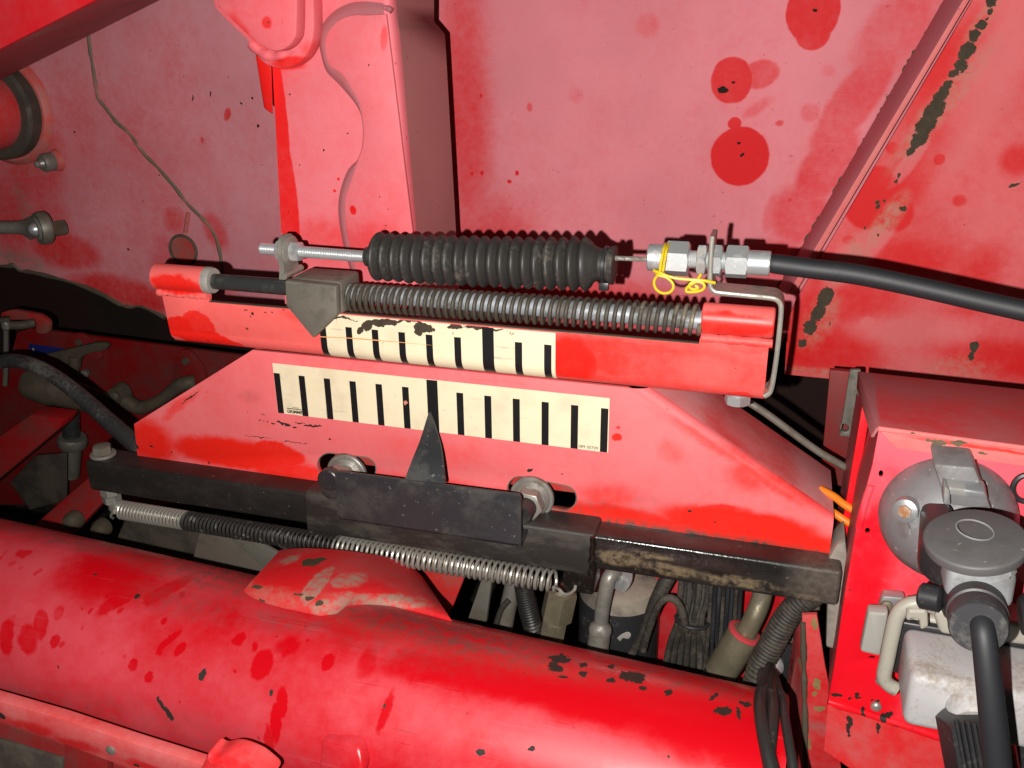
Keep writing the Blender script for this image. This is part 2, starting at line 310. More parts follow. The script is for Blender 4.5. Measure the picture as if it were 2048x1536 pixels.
seam = [(178, 70), (182, 105), (188, 140), (193, 172), (197, 196), (205, 206), (220, 226), (236, 246), (260, 267), (290, 308), (314, 332), (349, 372), (376, 407), (403, 434), (424, 458), (437, 489), (444, 525), (446, 560)]
q = catmull([at(a, b, YP + .9) for a, b in seam], 8); link('weld_seam', MB().tube(q, [2.35 + .25 * math.sin(i * .37) + .2 * math.sin(i * .83 + 1) + .12 * random.random() for i in range(len(q))], 12), 'weldolive', t, 60)
q = catmull([at(a, b, YP - .5) for a, b in ((377, 425), (374, 445), (371, 466))], 8); link('weld_seam', MB().tube(q, [2.2 + .6 * random.random() for _ in q], 8), 'weldpink', t, 60)
q = [at(a, b, YP + 1.) for a, b in edge[:-3]]; q = catmull(q, 3); link('dirt_edge', MB().tube(q, [1.6 + 2.2 * random.random() for _ in q], 7), 'brownsteel', t, 60)
c = at(368, 500, YP); r = rmm(c, 30)
link('pivot_hole_rim', MB().tube([c + V((math.cos(k * math.pi / 16) * r, -1.5, math.sin(k * math.pi / 16) * r)) for k in range(33)], 1.7, 8, False), 'brownsteel', t)
link('hole_plug', MB().lathe(c + V((0, -1, 0)), c + V((0, 3, 0)), [(0, r - 2), (1, r - 2)]), 'dirtyred', t)
# rear panel on the right of the column
pr = paint('dusty_rear_panel_paint', (.58, .018, .022), (.66, .265, .29), .90, .42, 8, cl=[sp(YP, *a) for a in (
    (1628, 20, 52, 62, 0, .05, .95), (1627, 66, 34, 32, 0, .08, .9), (1464, 160, 41, 45, 0, .06, .85), (1520, 148, 40, 27, -15, .12, .55), (1481, 312, 57, 58, 0, .05, 1.), (1470, 246, 13, 12, 0, .1, .9), (1622, 224, 20, 18, 0, .3, .4),
    (1296, 50, 24, 22, 0, .4, .3), (1560, 245, 8, 6, 0, .3, .6), (1658, 140, 14, 12, 0, .5, .3), (1515, 215, 30, 10, -35, .5, .35), (1545, 425, 16, 42, 12, .3, .32), (1640, 250, 14, 8, 0, .4, .35), (1580, 400, 5, 5, 0, .3, .7),
    (1790, 60, 60, 110, 30, .35, .5), (1710, 200, 42, 130, 32, .2, .55), (1655, 330, 45, 90, 32, .2, .55), (1600, 430, 60, 60, 32, .3, .5), (1560, 520, 90, 40, 0, .5, .55),
    (930, 240, 55, 300, 2, .6, .62), (960, 470, 110, 90, 0, .6, .55), (1060, 213, 6, 9, 0, .3, .6), (960, 190, 5, 6, 0, .3, .6), (1153, 190, 14, 14, 0, .5, .3), (1100, 600, 400, 60, 6, .6, .6), (963, 190, 3.5, 4), (945, 347, 4, 4), (965, 345, 4, 5), (1035, 345, 4, 5), (1020, 362, 5, 4))],
    chips=[sp(YP, *a) for a in ((1630, 21, 6, 2.6, 0), (1445, 180, 11, 6, 5), (1466, 164, 4, 3), (1484, 310, 5, 3, -45), (1478, 287, 3, 2))], warp=2.2, warps=70, speck=.35, scratch=.1, mott=.3, spec=.12, rough=(.55, .75))
t = thing('rear_panel', 'large pink dusty rear panel with dark round drip spots, right of the tall column', 'panel', at(1200, 690, YP))
link('sheet', MB().plate([(700, -90), (2030, -90), (1955, 10), (1765, 320), (1600, 590), (1560, 700), (1200, 715), (702, 690)], YP, 5, .6), pr, t)
# right panel, set forward, with folded flange and border strip
YR = 262
pf = paint('scuffed_right_panel_paint', (.58, .018, .02), (.66, .185, .185), .62, .7, 9, cl=[sp(YR, *a) for a in (
    (1745, 395, 52, 62, 15, .12, .9), (1790, 425, 34, 38, 0, .2, .8), (1880, 318, 11, 11, 0, .1, .8), (1920, 400, 13, 12, 0, .3, .5), (1786, 295, 12, 12, 0, .3, .5), (2035, 320, 30, 30, 0, .5, .6), (1840, 330, 40, 120, 30, .5, .4), (1800, 520, 120, 40, 0, .6, .4), (1900, 120, 40, 120, 25, .6, .4),
    (1700, 480, 14, 10, 0, .3, .5), (1650, 700, 110, 50, 5, .5, .5), (1950, 560, 40, 80, 20, .6, .4), (2000, 720, 120, 40, 6, .6, .6), (1620, 640, 40, 90, 8, .5, .4), (1720, 560, 80, 90, 0, .7, .3))],
    du=[sp(YR, *a) for a in ((1815, 330, 14, 62, 33, .3, .6), (1760, 470, 20, 90, 30, .3, .5), (1700, 520, 30, 60, 33, .4, .5), (1735, 645, 14, 14, 0, .15, .4), (1800, 660, 120, 30, 0, .6, .3), (1955, 200, 50, 160, 20, .6, .3))],
    chips=[sp(YR, *a) for a in ((1982, 3, 11, 9, 30), (1980, 22, 6, 6), (1974, 38, 3, 4), (1962, 50, 11, 8, -20), (1948, 72, 9, 14, 10), (1934, 103, 14, 18, 30), (1922, 130, 12, 12, 0), (1908, 146, 10, 7, 0), (1895, 170, 9, 10, 20),
      (1883, 190, 12, 24, 30), (1868, 220, 17, 24, 32), (1852, 250, 17, 22, 32), (1838, 280, 14, 18, 34), (1822, 302, 7, 10, 20), (1798, 350, 2.5, 5), (1793, 362, 3, 4), (1754, 405, 5, 4), (1755, 414, 4, 6), (1768, 400, 3, 3), (1806, 417, 7, 5), (1756, 470, 2, 4), (1730, 455, 3, 4),
      (1650, 595, 14, 22, 25), (1636, 625, 13, 18, 25), (1620, 655, 13, 16, 22), (1605, 687, 9, 8, 0), (1948, 693, 8, 12, 10), (1942, 712, 5, 10, 5), (2030, 370, 13, 3, -20), (1660, 648, 2, 4))],
    grime=[sp(YR, *a) for a in ((1660, 745, 110, 9, 4, .5, .7), (1920, 735, 60, 24, 5, .6, .6), (1880, 215, 24, 130, 32, .5, .8), (1965, 45, 16, 60, 26, .5, .7), (1775, 440, 20, 60, 30, .4, .9), (1700, 520, 24, 60, 32, .5, .8), (1640, 640, 26, 60, 24, .5, .7))], grimecol=(.50, .24, .18), warp=2.2, spec=.12, rough=(.55, .75), chipcol=(.058, .046, .032))
t = thing('right_panel', 'scuffed red right hand panel with a diagonal row of dark paint chips', 'panel', at(1800, 770, YR))
link('sheet', MB().plate([(1950, -8), (2010, -110), (2700, -110), (2700, 905), (1740, 766), (1569, 749), (1576, 640), (1592, 600)], YR, 4, .5), pf, t)
a0, a1 = (1925, -2), (1560, 620); b0, b1 = (1986, -110), (1560, 620)
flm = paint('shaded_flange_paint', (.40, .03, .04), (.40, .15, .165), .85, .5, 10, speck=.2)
fl = [at(1992, -110, YR - 6), at(1937, -10, YR - 6), at(1574, 590, YR - 6), at(1560, 640, YR - 6)]; fb = [at(1950, -110, YP - 3), at(1896, -10, YP - 3), at(1556, 575, YP - 3), at(1540, 620, YP - 3)]
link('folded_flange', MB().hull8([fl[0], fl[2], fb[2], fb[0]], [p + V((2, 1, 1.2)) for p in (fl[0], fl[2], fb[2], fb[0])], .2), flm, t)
link('border_strip', MB().plate([(1992, -110), (2004, -110), (1588, 590), (1574, 590)], YR - 6, 3, .4), paint('border_strip_paint', (.62, .05, .04), (.66, .22, .20), .75, .6, 20), t)
q = catmull([at(L(1893, 1556, k / 24) + random.uniform(-2, 2), L(-5, 575, k / 24), YP + .6) for k in range(25)], 4)
link('dirt_line', MB().tube(q, [.5 + 2.0 * random.random() ** 2 for _ in q], 6), 'brownsteel', t, 60)
# inside of the machine far behind; its unlit darkness is put into the colour
dk = metal('unlit_interior_paint', (.05, .02, .018), (.03, .022, .018), .5, 0, .8, 6)
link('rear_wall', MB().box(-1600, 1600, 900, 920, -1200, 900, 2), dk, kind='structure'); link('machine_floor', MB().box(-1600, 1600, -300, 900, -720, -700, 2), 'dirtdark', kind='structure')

# ================================================================ CROSS BEAM, COLUMN
Yb = 40
t = thing('cross_beam', 'red painted box beam crossing the upper left corner', 'beam', at(100, 100, Yb))
A = [at(-160, 180, Yb), at(190 + 160, -82, Yb), at(60, -260, Yb), at(-320, -60, Yb)]; U = V((0, 120, 0))
bmm = paint('beam_front_paint', (.58, .008, .016), (.5, .06, .07), .30, .9, 10)
link('front_face', MB().hull8(A, [p + V((0, 5, 0)) for p in A], .8), bmm, t)
e0, e1 = at(-160, 180, Yb + 1), at(350, -82, Yb + 1); f0, f1 = at(-160, 240, 200), at(478, -80, 200)
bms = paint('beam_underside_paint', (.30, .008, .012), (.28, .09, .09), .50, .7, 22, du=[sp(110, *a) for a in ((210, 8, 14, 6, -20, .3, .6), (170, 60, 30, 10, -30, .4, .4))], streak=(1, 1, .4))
link('lower_face', MB().hull8([e0, e1, f1, f0], [p + V((-2, 3, 5)) for p in (e0, e1, f1, f0)], .6), bms, t)

YC = 72
pc = paint('column_paint', (.62, .016, .016), (.63, .18, .20), .84, .5, 10, cl=[sp(YC, *a) for a in ((557, 250, 22, 150, 3, .10, .85), (575, 400, 24, 130, 3, .10, .85), (548, 160, 10, 30, 0, .2, .6), (710, 418, 7, 9, 0, .3, .9), (678, 357, 3, 3), (670, 381, 3, 3), (575, 130, 40, 8, 0, .4, .7), (772, 75, 8, 26, 8, .3, .5), (760, 480, 60, 40, 0, .6, .3), (650, 480, 90, 40, 0, .6, .3))],
    chips=[sp(YC, *a) for a in ((648, 300, 1.6), (580, 190, 1.4), (695, 265, 1.5), (740, 131, 1.6), (600, 330, 1.3), (762, 393, 1.3), (778, 417, 1.5), (775, 450, 1.3))], warp=2.)
t = thing('box_column', 'tall pink folded sheet column with an S shaped weld, standing behind the cable bellows', 'column', at(700, 690, YC))
# folded sheet: front, rounded bend, right side
def colpt(y):
    xl = L(533, 575, (y + 90) / 790); xr = L(776, 846, (y + 90) / 790); xb = L(868, 868, 0) if y < 30 else (L(868, 890, (y - 30) / 25) if y < 55 else L(890, 926, (y - 55) / 645)); return xl, xr, xb
rows = []; srow = []
for y in (-90, -40, 0, 30, 42, 55, 120, 200, 300, 400, 500, 600, 700):
    xl, xr, xb = colpt(y); p0 = at(xl, y, YC); p1 = at(xr, y + (xr - xl) * .04, YC); p2 = at(xb, y + (xb - xl) * .04, YC + 94)
    bk = p0 + V((0, 90, 0)); row = [bk, p0 + V((-1, 3, 0)), p0]; nr = 7
    d2 = (p2 - p1).normalized(); s0 = p1 + V((-6, 0, 0)); s1 = p1 + d2 * 9
    for k in range(nr + 1): tt = k / nr; row.append(s0 * (1 - tt) ** 2 + p1 * 2 * tt * (1 - tt) + s1 * tt * tt)
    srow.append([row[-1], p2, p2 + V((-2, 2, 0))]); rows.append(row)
link('folded_sheet', MB().grid(rows), pc, t, 40, recalc=False)
link('side_wall', MB().grid(srow), paint('shaded_column_side_paint', (.44, .03, .03), (.40, .19, .175), .95, .4, 10, spec=.15), t, 40, recalc=False)  # same dusty paint as the front; greyer grazing shade put into its colour
outer = [(767, 7), (735, 3), (700, 6), (666, 24), (644, 51), (638, 82), (643, 113), (653, 143), (673, 164), (701, 195), (719, 222), (726, 253), (725, 290), (716, 318), (697, 338), (684, 369), (677, 403), (678, 441), (687, 492), (700, 540), (712, 590)]
inner = [(768, 28), (735, 30), (707, 30), (680, 39), (658, 61), (650, 85), (652, 113), (661, 133), (684, 149), (703, 178), (720, 210), (727, 253), (726, 290), (717, 318), (703, 359), (692, 390), (690, 410), (691, 444), (700, 495), (712, 540), (724, 590)]
ins = smooth2(inner, 4); dbl = ins + [(838, 590)] + [(L(772, 834, k / 8), L(28, 540, k / 8)) for k in range(8, -1, -1)]
link('doubler_plate', MB().plate(dbl, YC - 2.4, 3, .7), pc, t)
o2, i2 = smooth2(outer, 4), ins; rows = []
for (ox, oy), (ix, iy) in zip(o2, i2):
    a = at(ox, oy, YC - .4); b = at(ix, iy, YC - 2.2); rows.append([a, L(a, b, .35) + V((0, -.9, 0)), L(a, b, .7) + V((0, -1.0, 0)), b])
wm = paint('weld_fillet_paint', (.42, .05, .055), (.33, .125, .135), .85, .6, 30)
link('weld_bead', MB().grid(rows), wm, t, 50)
q = catmull([at(a, b, YC + 1) for a, b in ((762, 14), (770, 15), (778, 18), (784, 22))], 6); link('weld_bead', MB().tube(q, [1.9 + .6 * random.random() for _ in q], 8), wm, t, 60)
t = thing('hinge_lug', 'pink rounded two layer hinge lug welded to the top of the tall column', 'bracket', at(540, 136, YC - 15))
lg = paint('lug_paint', (.62, .02, .018), (.66, .17, .19), .84, .5, 14, cl=[sp(YC - 30, *a) for a in ((532, 43, 10, 12, 0, .3, .6), (560, 125, 45, 12, -5, .4, .8), (600, 100, 20, 20, 0, .5, .4), (480, 60, 14, 40, -40, .5, .4))], chips=[sp(YC - 30, 532, 45, 1.6)])
link('back_lug', MB().plate(smooth2([(424, -60), (426, 5), (440, 28), (470, 58), (497, 84), (511, 108), (530, 128), (555, 137), (585, 133), (610, 114), (624, 84), (628, 40), (624, -60)], 4), YC - 14, 14, 1.6), lg, t)
link('front_lug', MB().plate(smooth2([(433, -60), (434, 5), (446, 24), (470, 48), (500, 76), (525, 94), (548, 103), (570, 98), (586, 82), (593, 55), (594, -60)], 4), YC - 28, 13, 2.), lg, t)
q = catmull([at(a, b, YC - 11.2) for a, b in ((505, 84), (525, 104), (550, 113), (575, 107), (592, 88), (600, 60), (601, 0), (600, -50))], 6); link('weld_bead', MB().tube(q, [4.6 + .5 * math.sin(i_ * .9) for i_ in range(len(q))], 14), lg, t, 60)
gm = paint('clean_gusset_paint', (.60, .012, .01), (.55, .1, .1), .12, .7, 20)
link('side_gusset', MB().hull8([at(511, 108, YC - 8), at(543, 134, YC - 8), at(546, 229, YC - 2), at(528, 216, YC - 2)], [at(513, 108, YC + 40), at(543, 134, YC + 40), at(546, 229, YC + 40), at(530, 216, YC + 40)], 1.), gm, t)

# ---------------------------------------------------------------- fittings on the left panel
t = thing('pivot_tube', 'red pivot tube with a dark rubber ring at the left edge below the cross beam', 'tube', at(-20, 225, YP - 40))
c = at(14, 218, YP - 1); ax = V((.0, -1, -.0)).normalized()
link('weld_ring', MB().lathe(c, c + ax * 7, [(0, rmm(c, 110)), (.4, rmm(c, 108)), (1, rmm(c, 100))], 40), 'weldpink', t)
link('rubber_ring', MB().lathe(c + ax * 5, c + ax * 24, [(0, rmm(c, 95)), (.8, rmm(c, 95)), (1, rmm(c, 90))], 40), metal('dirty_ring', (.062, .052, .04), (.04, .035, .028), .5, 0, .6, 50), t)
link('tube_wall', MB().lathe(c + ax * 20, c + ax * 80, [(0, rmm(c, 74)), (1, rmm(c, 74))], 40), paint('pivot_tube_paint', (.5, .01, .012), (.42, .12, .12), .5, .8, 14), t)
t = thing('grease_nipple', 'small dull grease nipple on a pink boss on the left panel', 'fitting', at(100, 340, YP - 10))
c = at(116, 320, YP); ax = V((-.28, -1, -.06)).normalized(); link('boss', MB().lathe(c, c + ax * 8, [(0, 12), (.6, 11), (1, 7)], 24), 'weldpink', t)
link('collar', MB().lathe(c + ax * 7, c + ax * 19, [(0, 9.6), (.75, 10), (1, 8.6)], 28), 'oldsteel', t); link('nipple', MB().lathe(c + ax * 18, c + ax * 27, [(0, 5.5), (.5, 3.4), (.8, 4), (1, 2)], 20), 'zincdirty', t)
t = thing('rod_end_joint', 'dusty steel ball joint rod end bolted to the left panel', 'joint', at(90, 490, YP - 40))
c = at(86, 456, YP - 38); ax = V((.55, 1, .0)).normalized(); rr = rmm(c, 33)
link('eye', MB().lathe(c - ax * 6, c + ax * 6, [(0, rr * .72), (.001, rr * .93), (.2, rr), (.8, rr), (1, rr * .9)], 36), 'oldsteel', t)
link('race', MB().lathe(c - ax * 8, c - ax * 4, [(0, rr * .62), (.4, rr * .72), (1, rr * .72)], 32), 'zincdirty', t)
link('ball', MB().lathe(c - ax * 15, c, [(0, 2.5), (.08, 4.5), (.3, 6.6), (.6, 7.4), (1, 7.0)], 24), 'zinc', t)
link('shank', MB().tube(*pxt([(-60, 456, YP - 60, 13), (20, 455, YP - 46, 13), (44, 455, YP - 42, 15), (62, 456, YP - 39, 24)], 5), 20), 'oldsteel', t)
n0 = at(114, 457, YP - 24); link('nut', MB().hexa(n0 - ax * 6, n0 + ax * 9, 7.6), 'brownsteel', t)

# ================================================================ INDICATOR RAIL
YF = -12
x0, x1 = X(330, 630, YF), X(1535.5, 712, YF); zb = (Z(347, 690, YF) + Z(1110, 766, YF) + Z(1526, 808, YF)) / 3; zs = (Z(700, 629, YF) + Z(1200, 670, YF)) / 2; RB = 11; TH = 3.2
zt = Z(360, 590, YF); xs0, xs1 = X(418, 605, YF), X(1399, 684, YF)
YT = -9; tl = at(362, 556, YT); tr_ = at(1472, 640, YT); rt = 9.2
pa = paint('rail_paint', (.66, .016, .010), (.68, .140, .122), .84, .42, 11, cl=[sp(YF, *a) for a in (
    (400, 645, 40, 30, 20, .08, .75), (365, 650, 32, 26, 0, .1, .9), (420, 682, 60, 26, 8, .1, .9), (465, 690, 20, 14, 0, .1, .8), (365, 562, 60, 22, 5, .2, .9), (1150, 720, 55, 60, 0, .35, .9), (1230, 720, 40, 36, 0, .4, .6), (1300, 770, 190, 26, 6, .4, .5), (1250, 690, 150, 14, 5, .4, .6), (1470, 640, 90, 26, 4, .2, .75),
    (1330, 722, 240, 70, 6, .5, .5), (1350, 738, 9, 9, 0, .2, .6), (1480, 792, 30, 10, 5, .3, .7), (1330, 745, 60, 60, 0, .6, .3), (600, 625, 40, 12, 5, .6, .3), (1500, 690, 60, 14, 4, .5, .5))],
    du=[sp(YF, 1420, 740, 60, 30, 5, .5, .25), sp(YF, 1400, 790, 40, 12, 6, .4, .3)], chips=[sp(YF, *a) for a in ((490, 620, 4, 1.6, 10), (505, 627, 3, 1.6), (530, 625, 2.4, 1.6), (545, 624, 2.6, 1.5), (494, 657, 1.8), (412, 683, 3, 1.6), (343, 678, 2), (500, 632, 1.6), (1470, 738, 2, 1.2), (335, 590, 3, 1), (365, 595, 2.5, 1.2))], warp=8, warps=55, scratch=.16)
t = thing('indicator_rail', 'red channel rail with rod, cutout and upper black and cream scale', 'rail', ((x0 + x1) / 2, YF, zb))
zc = zb + RB
U_ = [(x0 + 2, zc), (x1, zc), (x1, zt), (xs1, zt), (xs1, zs), (xs0, zs), (xs0, zt), (x0, zt)]
prof = [(YF, zc)] + [(YF + RB - RB * math.cos(k * math.pi / 16), zc - RB * math.sin(k * math.pi / 16)) for k in range(1, 9)] + [(YF + 42, zb), (YF + 42, zb + TH)] + [(YF + RB - (RB - TH) * math.cos(k * math.pi / 16), zc - (RB - TH) * math.sin(k * math.pi / 16)) for k in range(8, 0, -1)] + [(YF + TH, zc)]
mb = MB().extrude_x(prof, x0 + 2, x1); mb.plate(U_, YF, TH, 0.01, raw=True); link('channel', mb, pa, t, 40)
for (xa, xb_, c, cc) in ((x0 - 4, xs0 - .5, tl, 1), (xs1 + .5, x1 + 2, tr_, 0)):
    a, b = V((xa, YT, c.z)), V((xb_, YT, c.z)); ln = b - a
    link('end_tube', MB().lathe(a, b, [(0, rt - 1), (.02, rt), (.98, rt), (1, rt - 1)], 36), pa, t)
    q = [V((L(xa, xb_, k / 20), YF + 2.0, zt + .2 + random.uniform(-.15, .15))) for k in range(21)]; link('weld_bead', MB().tube(catmull(q, 3), [2.9 + .22 * math.sin(i_ * .31) + .1 * math.sin(i_ * .83) for i_ in range(61)], 16), pa, t, 70)
a = V((xs0 - 1, YT, tl.z)); link('bush', MB().lathe(a, a + V((5.5, 0, 0)), [(0, 9.4), (.6, 9.4), (1, 8.6)], 32), 'greyplastic', t)
rodL, rodR = V((xs0 - 4, YT, Z(420, 562, YT))), V((xs1 + 5, YT, Z(1400, 640, YT)))
link('guide_rod', MB().tube([rodL, L(rodL, rodR, .16), L(rodL, rodR, .27)], [5.4, 5.6, 5.6], 28), 'rod', t)
link('guide_rod', MB().tube([L(rodL, rodR, .27), rodR], 5.9, 28), metal('bright_rod', (.42, .46, .50), (.070, .058, .043), .62, .4, .38, 40), t)
link('cut_edge', MB().box(xs0, xs1, YF - .15, YF + TH + .1, zs - .1, zs + .45, .1), 'brownsteel', t)
# upper decal following the bend
def wrap(s_, off):            # s from the slot edge down around the bend
    zl = zs - s_
    if zl > zc: return (YF - off, zl)
    a = (zc - zl) / RB; return (YF + RB - (RB + off) * math.cos(a), zc - (RB + off) * math.sin(a))
smax = (zs - zc) + RB * 1.15
def strip(xa, xb, s0, s1, off, parent, name, mat, xa2=None, xb2=None):
    n = 24; rows = []
    for k in range(n + 1): s_ = L(s0, s1, k / n); y, z = wrap(s_, off); rows.append([V((xa, y, z)), V((xb, y, z))])
    return link(name, MB().grid(rows), mat, parent, 80, recalc=False)
dx0, dx1 = X(640, 650, YF), X(1111, 700, YF)
up_mat = decal_mat('greasy_cream_decal', [sp(YF, *a) for a in ((735, 652, 16, 12, -30, .55), (762, 645, 34, 7, 4, .55), (722, 662, 9, 6, -40, .55), (848, 655, 22, 11, 0, .55), (838, 664, 9, 8, 0, .55), (912, 652, 18, 6, 5, .55), (960, 655, 60, 3, 5, .6, .8), (800, 642, 60, 3, 4, .6, .8), (690, 637, 40, 3, 5, .6, .6), (1020, 664, 12, 4, 0, .6, .6))])
dec = strip(dx0, dx1, .8, smax, .25, t, 'scale_decal', up_mat)
for (px, py, wd, s0) in ((646, 655, 4.7, 6), (697.6, 654, 4.7, 6), (750, 659, 4.7, 6), (803.6, 664, 4.7, 6), (858.4, 669, 4.7, 6), (915.3, 674, 4.7, 6), (976, 660, 7.8, .9), (1037.3, 684, 4.8, 6), (1096, 689, 4.8, 6)):
    xc = X(px, py, YF); s0 = zs - Z(px, py, YF) if wd < 6 else .9; strip(xc - wd / 2, xc + wd / 2, max(s0, .9), smax - .2, .5, dec, 'tick_mark', 'ink')
# grease smears and a long scratch on the decal
link('scratch', MB().plate([(640, 672.5), (700, 675.5), (720, 676.4), (800, 684), (880, 692), (800, 685.2), (720, 679), (700, 677.2), (640, 674.4)], YF - .75, .12, .01), paint('bare_scratch', (.70, .42, .14), (.66, .30, .12), .5, 1, 80), dec)

# compression spring on the rod
sl, sr = V((X(686, 592, YT), YT, Z(686, 593, YT))), V((xs1, YT, rodR.z)); n_t = 49; pts = []
n_s = n_t * 16
for k in range(n_s + 1):
    u = k / n_s; tt = u * .55 + .45 * u * u if False else (u ** 1.07); an = 2 * math.pi * n_t * u; pts.append(L(sl, sr, tt) + V((0, -math.cos(an) * 8.5, math.sin(an) * 8.5)))
gs = N('greasy_spring_steel'); nz = gs.noise(55, 5, .6); sep = gs.n('ShaderNodeSeparateXYZ'); gs.l(gs.pos, sep.inputs[0])
k = gs.math('ADD', gs.ramp(sep.outputs[0], (xs1 - 120) * MM, xs1 * MM, .46, .0), nz.outputs['Fac']); kk = gs.ramp(k, .34, .58)
gs.bump(gs.noise(500, 4).outputs['Fac'], .5, .5); M['springg'] = gs.done(gs.mix(kk, (.44, .39, .28), (.052, .043, .032)), gs.ramp(kk, 0, 1, .3, .6), gs.math('SUBTRACT', .75, gs.math('MULTIPLY', kk, .7)))
link('compression_spring', MB().tube(pts, 1.38, 8), 'springg', label='greasy steel compression spring around the guide rod above the upper scale', cat='spring')

# sliding yoke pointer
t = thing('sliding_pointer', 'grey arrow shaped slider hanging over the left start of the upper scale', 'pointer', at(625, 676, -26))
YK = -27
link('arrow_plate', MB().plate(round_poly([(569, 561), (672, 572), (674, 630), (626, 677), (572, 612)], 4), YK, 7, 1.2), 'yokegrey', t)
kz0, kz1 = zs + 2.5, Z(569, 560, YK); kx0, kx1 = X(570, 585, YK), X(673, 600, YK)
link('slider_block', MB().box(kx0 + .3, kx1 + .5, YK + 6, 8, kz0, kz1 - .2, 2.4, 3), 'yokegrey', t)
cy = -9; tz = Z(575, 500, cy); tx = X(574, 500, cy)
mb = MB(); po = [(cy - 11, kz1 - 2), (cy - 9, kz1 + 6)] + [(cy - 11 * math.sin(a), tz + 11 * math.cos(a)) for a in [math.pi * (.62 - k * .124) for k in range(11)]] + [(cy + 9, kz1 + 6), (cy + 12, kz1 - 2)]
mb.extrude_x(po, tx - 1.6, tx + 1.8); link('upright_tab', mb, 'bracket', t); link('weld_bead', MB().tube([V((tx + 2.2, cy - 11 + k * 2.3, kz1 + random.uniform(0, .8))) for k in range(11)], 2.4, 8), 'bracket', t)

# threaded rod with nuts
ra, rb = at(521, 497, cy), at(740, 514, cy); dv = (rb - ra).normalized()
t = thing('threaded_rod', 'bright zinc threaded rod clamped to the slider tab, entering the bellows', 'rod', at(630, 515, cy))
ln = (rb - ra).length; pts = []; rs = []; nthr = int(ln / 1.25)
for k in range(nthr * 4 + 1): pts.append(ra + dv * (k * 1.25 / 4)); rs.append(3.55 + .32 * math.cos(k * math.pi / 2) - (1.2 if k < 2 else 0))
link('thread', MB().tube(pts, rs, 20), 'zinc', t, 80)
for pa_, pb_ in ((tx - 6.6, tx - 1.7), (tx + 3.8, tx + 10.2)):
    f_ = lambda xx: ra + dv * ((xx - ra.x) / dv.x)
    link('hex_nut', MB().hexa(f_(pa_), f_(pb_), 6.0, .35), 'zinc', t)
link('washer', MB().lathe(f_(tx + 1.9), f_(tx + 3.7), [(0, 9.6), (.001, 10.2), (.9, 10.2), (1, 9.6)], 36), 'bracket', t)

# rubber bellows
t = thing('rubber_bellows', 'black ribbed rubber bellows boot on the control cable', 'bellows', at(980, 570, cy))
cen = [(748, 512), (800, 516), (880, 520), (960, 523), (1050, 526), (1130, 527.5), (1172, 528), (1190, 528), (1230, 531)]
q = catmull([at(a, b, cy) for a, b in cen], 20); acc = [0]
for i in range(1, len(q)): acc.append(acc[-1] + (q[i] - q[i - 1]).length)
def along(d):
    for i in range(1, len(q)):
        if acc[i] >= d: return L(q[i - 1], q[i], (d - acc[i - 1]) / max(acc[i] - acc[i - 1], 1e-6))
    return q[-1]
la = [acc[min(range(len(q)), key=lambda i: (q[i] - at(a, b, cy)).length)] for a, b in cen]; d0, d1 = la[0], la[6]; nr = 19.5
pts = []; rs = []; K = int(nr * 12)
for k in range(K + 1):
    u = k / K; ph = u * nr; cph = .5 + .5 * math.cos(2 * math.pi * (ph - .5)); ro = 15.6 + .9 * u + .25 * math.sin(ph * 2.1); ri = ro - 4.0
    pts.append(along(L(d0, d1, u))); rs.append(ri + (ro - ri) * cph ** .55)
rs[0] = 8; pts += [along(d1 + 2.5), along(d1 + 5), along(d1 + 9)]; rs += [14.5, 11.2, 9.4]
link('ribs', MB().tube(pts, rs, 40), 'rubber', t, 80)
ca = at(733, 513, cy); cb = at(752, 514, cy); link('front_collar', MB().lathe(ca, cb, [(0, 4.4), (.01, 6.2), (.35, 6.6), (.4, 5.6), (.7, 5.8), (1, 7.5)], 32), 'rubber', t)
ca = at(1196, 528, cy); cb = at(1230, 531, cy)
link('rear_cuff', MB().lathe(ca, cb, [(0, 9.4), (.3, 9.6), (.34, 10.6), (.5, 10.8), (.56, 9.8), (.66, 9.8), (.7, 11.2), (.97, 11.8), (1, 10.4)], 36), 'rubber', t)
link('cuff_strap', MB().lathe(L(ca, cb, .33), L(ca, cb, .55), [(0, 10.9), (.1, 11.3), (.9, 11.3), (1, 10.9)], 36), 'plastic', t)
zz = L(ca, cb, .45) + V((0, -3, -11)); link('strap_tail', MB().box(zz.x - 3, zz.x + 3, zz.y - 2, zz.y + 1.5, zz.z - 4, zz.z + 1, .5), 'plastic', t)

# control cable: wire, ferrule, nuts, hose
t = thing('control_cable', 'black sheathed control cable with zinc hex fittings, leaving to the right edge', 'cable', at(1420, 560, cy))
k0, k1 = at(1228, 516, cy), at(1300, 519, cy); dw = (k1 - k0); 
for s_ in range(6):
    pp = []
    for k in range(41): u = k / 40; an = u * 2 * math.pi * 3.2 + s_ * math.pi / 3; pp.append(k0 + dw * u + V((0, math.cos(an) * .9, math.sin(an) * .9)))
    link('wire_strand', MB().tube(pp, .6, 6), 'zincdirty', t)
A0, A1 = at(1296, 514, cy), at(1541, 527, cy); ad = (A1 - A0); xs_ = lambda px: A0 + ad * ((px - 1296) / 245.)
def fit(name, pa_, pb_, prof, mat='zinc'): return link(name, MB().lathe(xs_(pa_), xs_(pb_), prof, 36), mat, t)
fit('end_ferrule', 1296, 1334, [(0, 3), (.01, 7.2), (.08, 7.9), (.85, 7.9), (1, 7.4)])
link('hex_nut', MB().hexa(xs_(1333), xs_(1381), 9.0, .0), 'zinc', t)
fit('thread', 1379, 1456, [(k / 40, 5.0 + .35 * (k % 2)) for k in range(41)])
link('hex_nut', MB().hexa(xs_(1397), xs_(1416), 8.2, .25), 'zinc', t); link('hex_nut', MB().hexa(xs_(1428), xs_(1447), 8.2, .1), 'zinc', t)
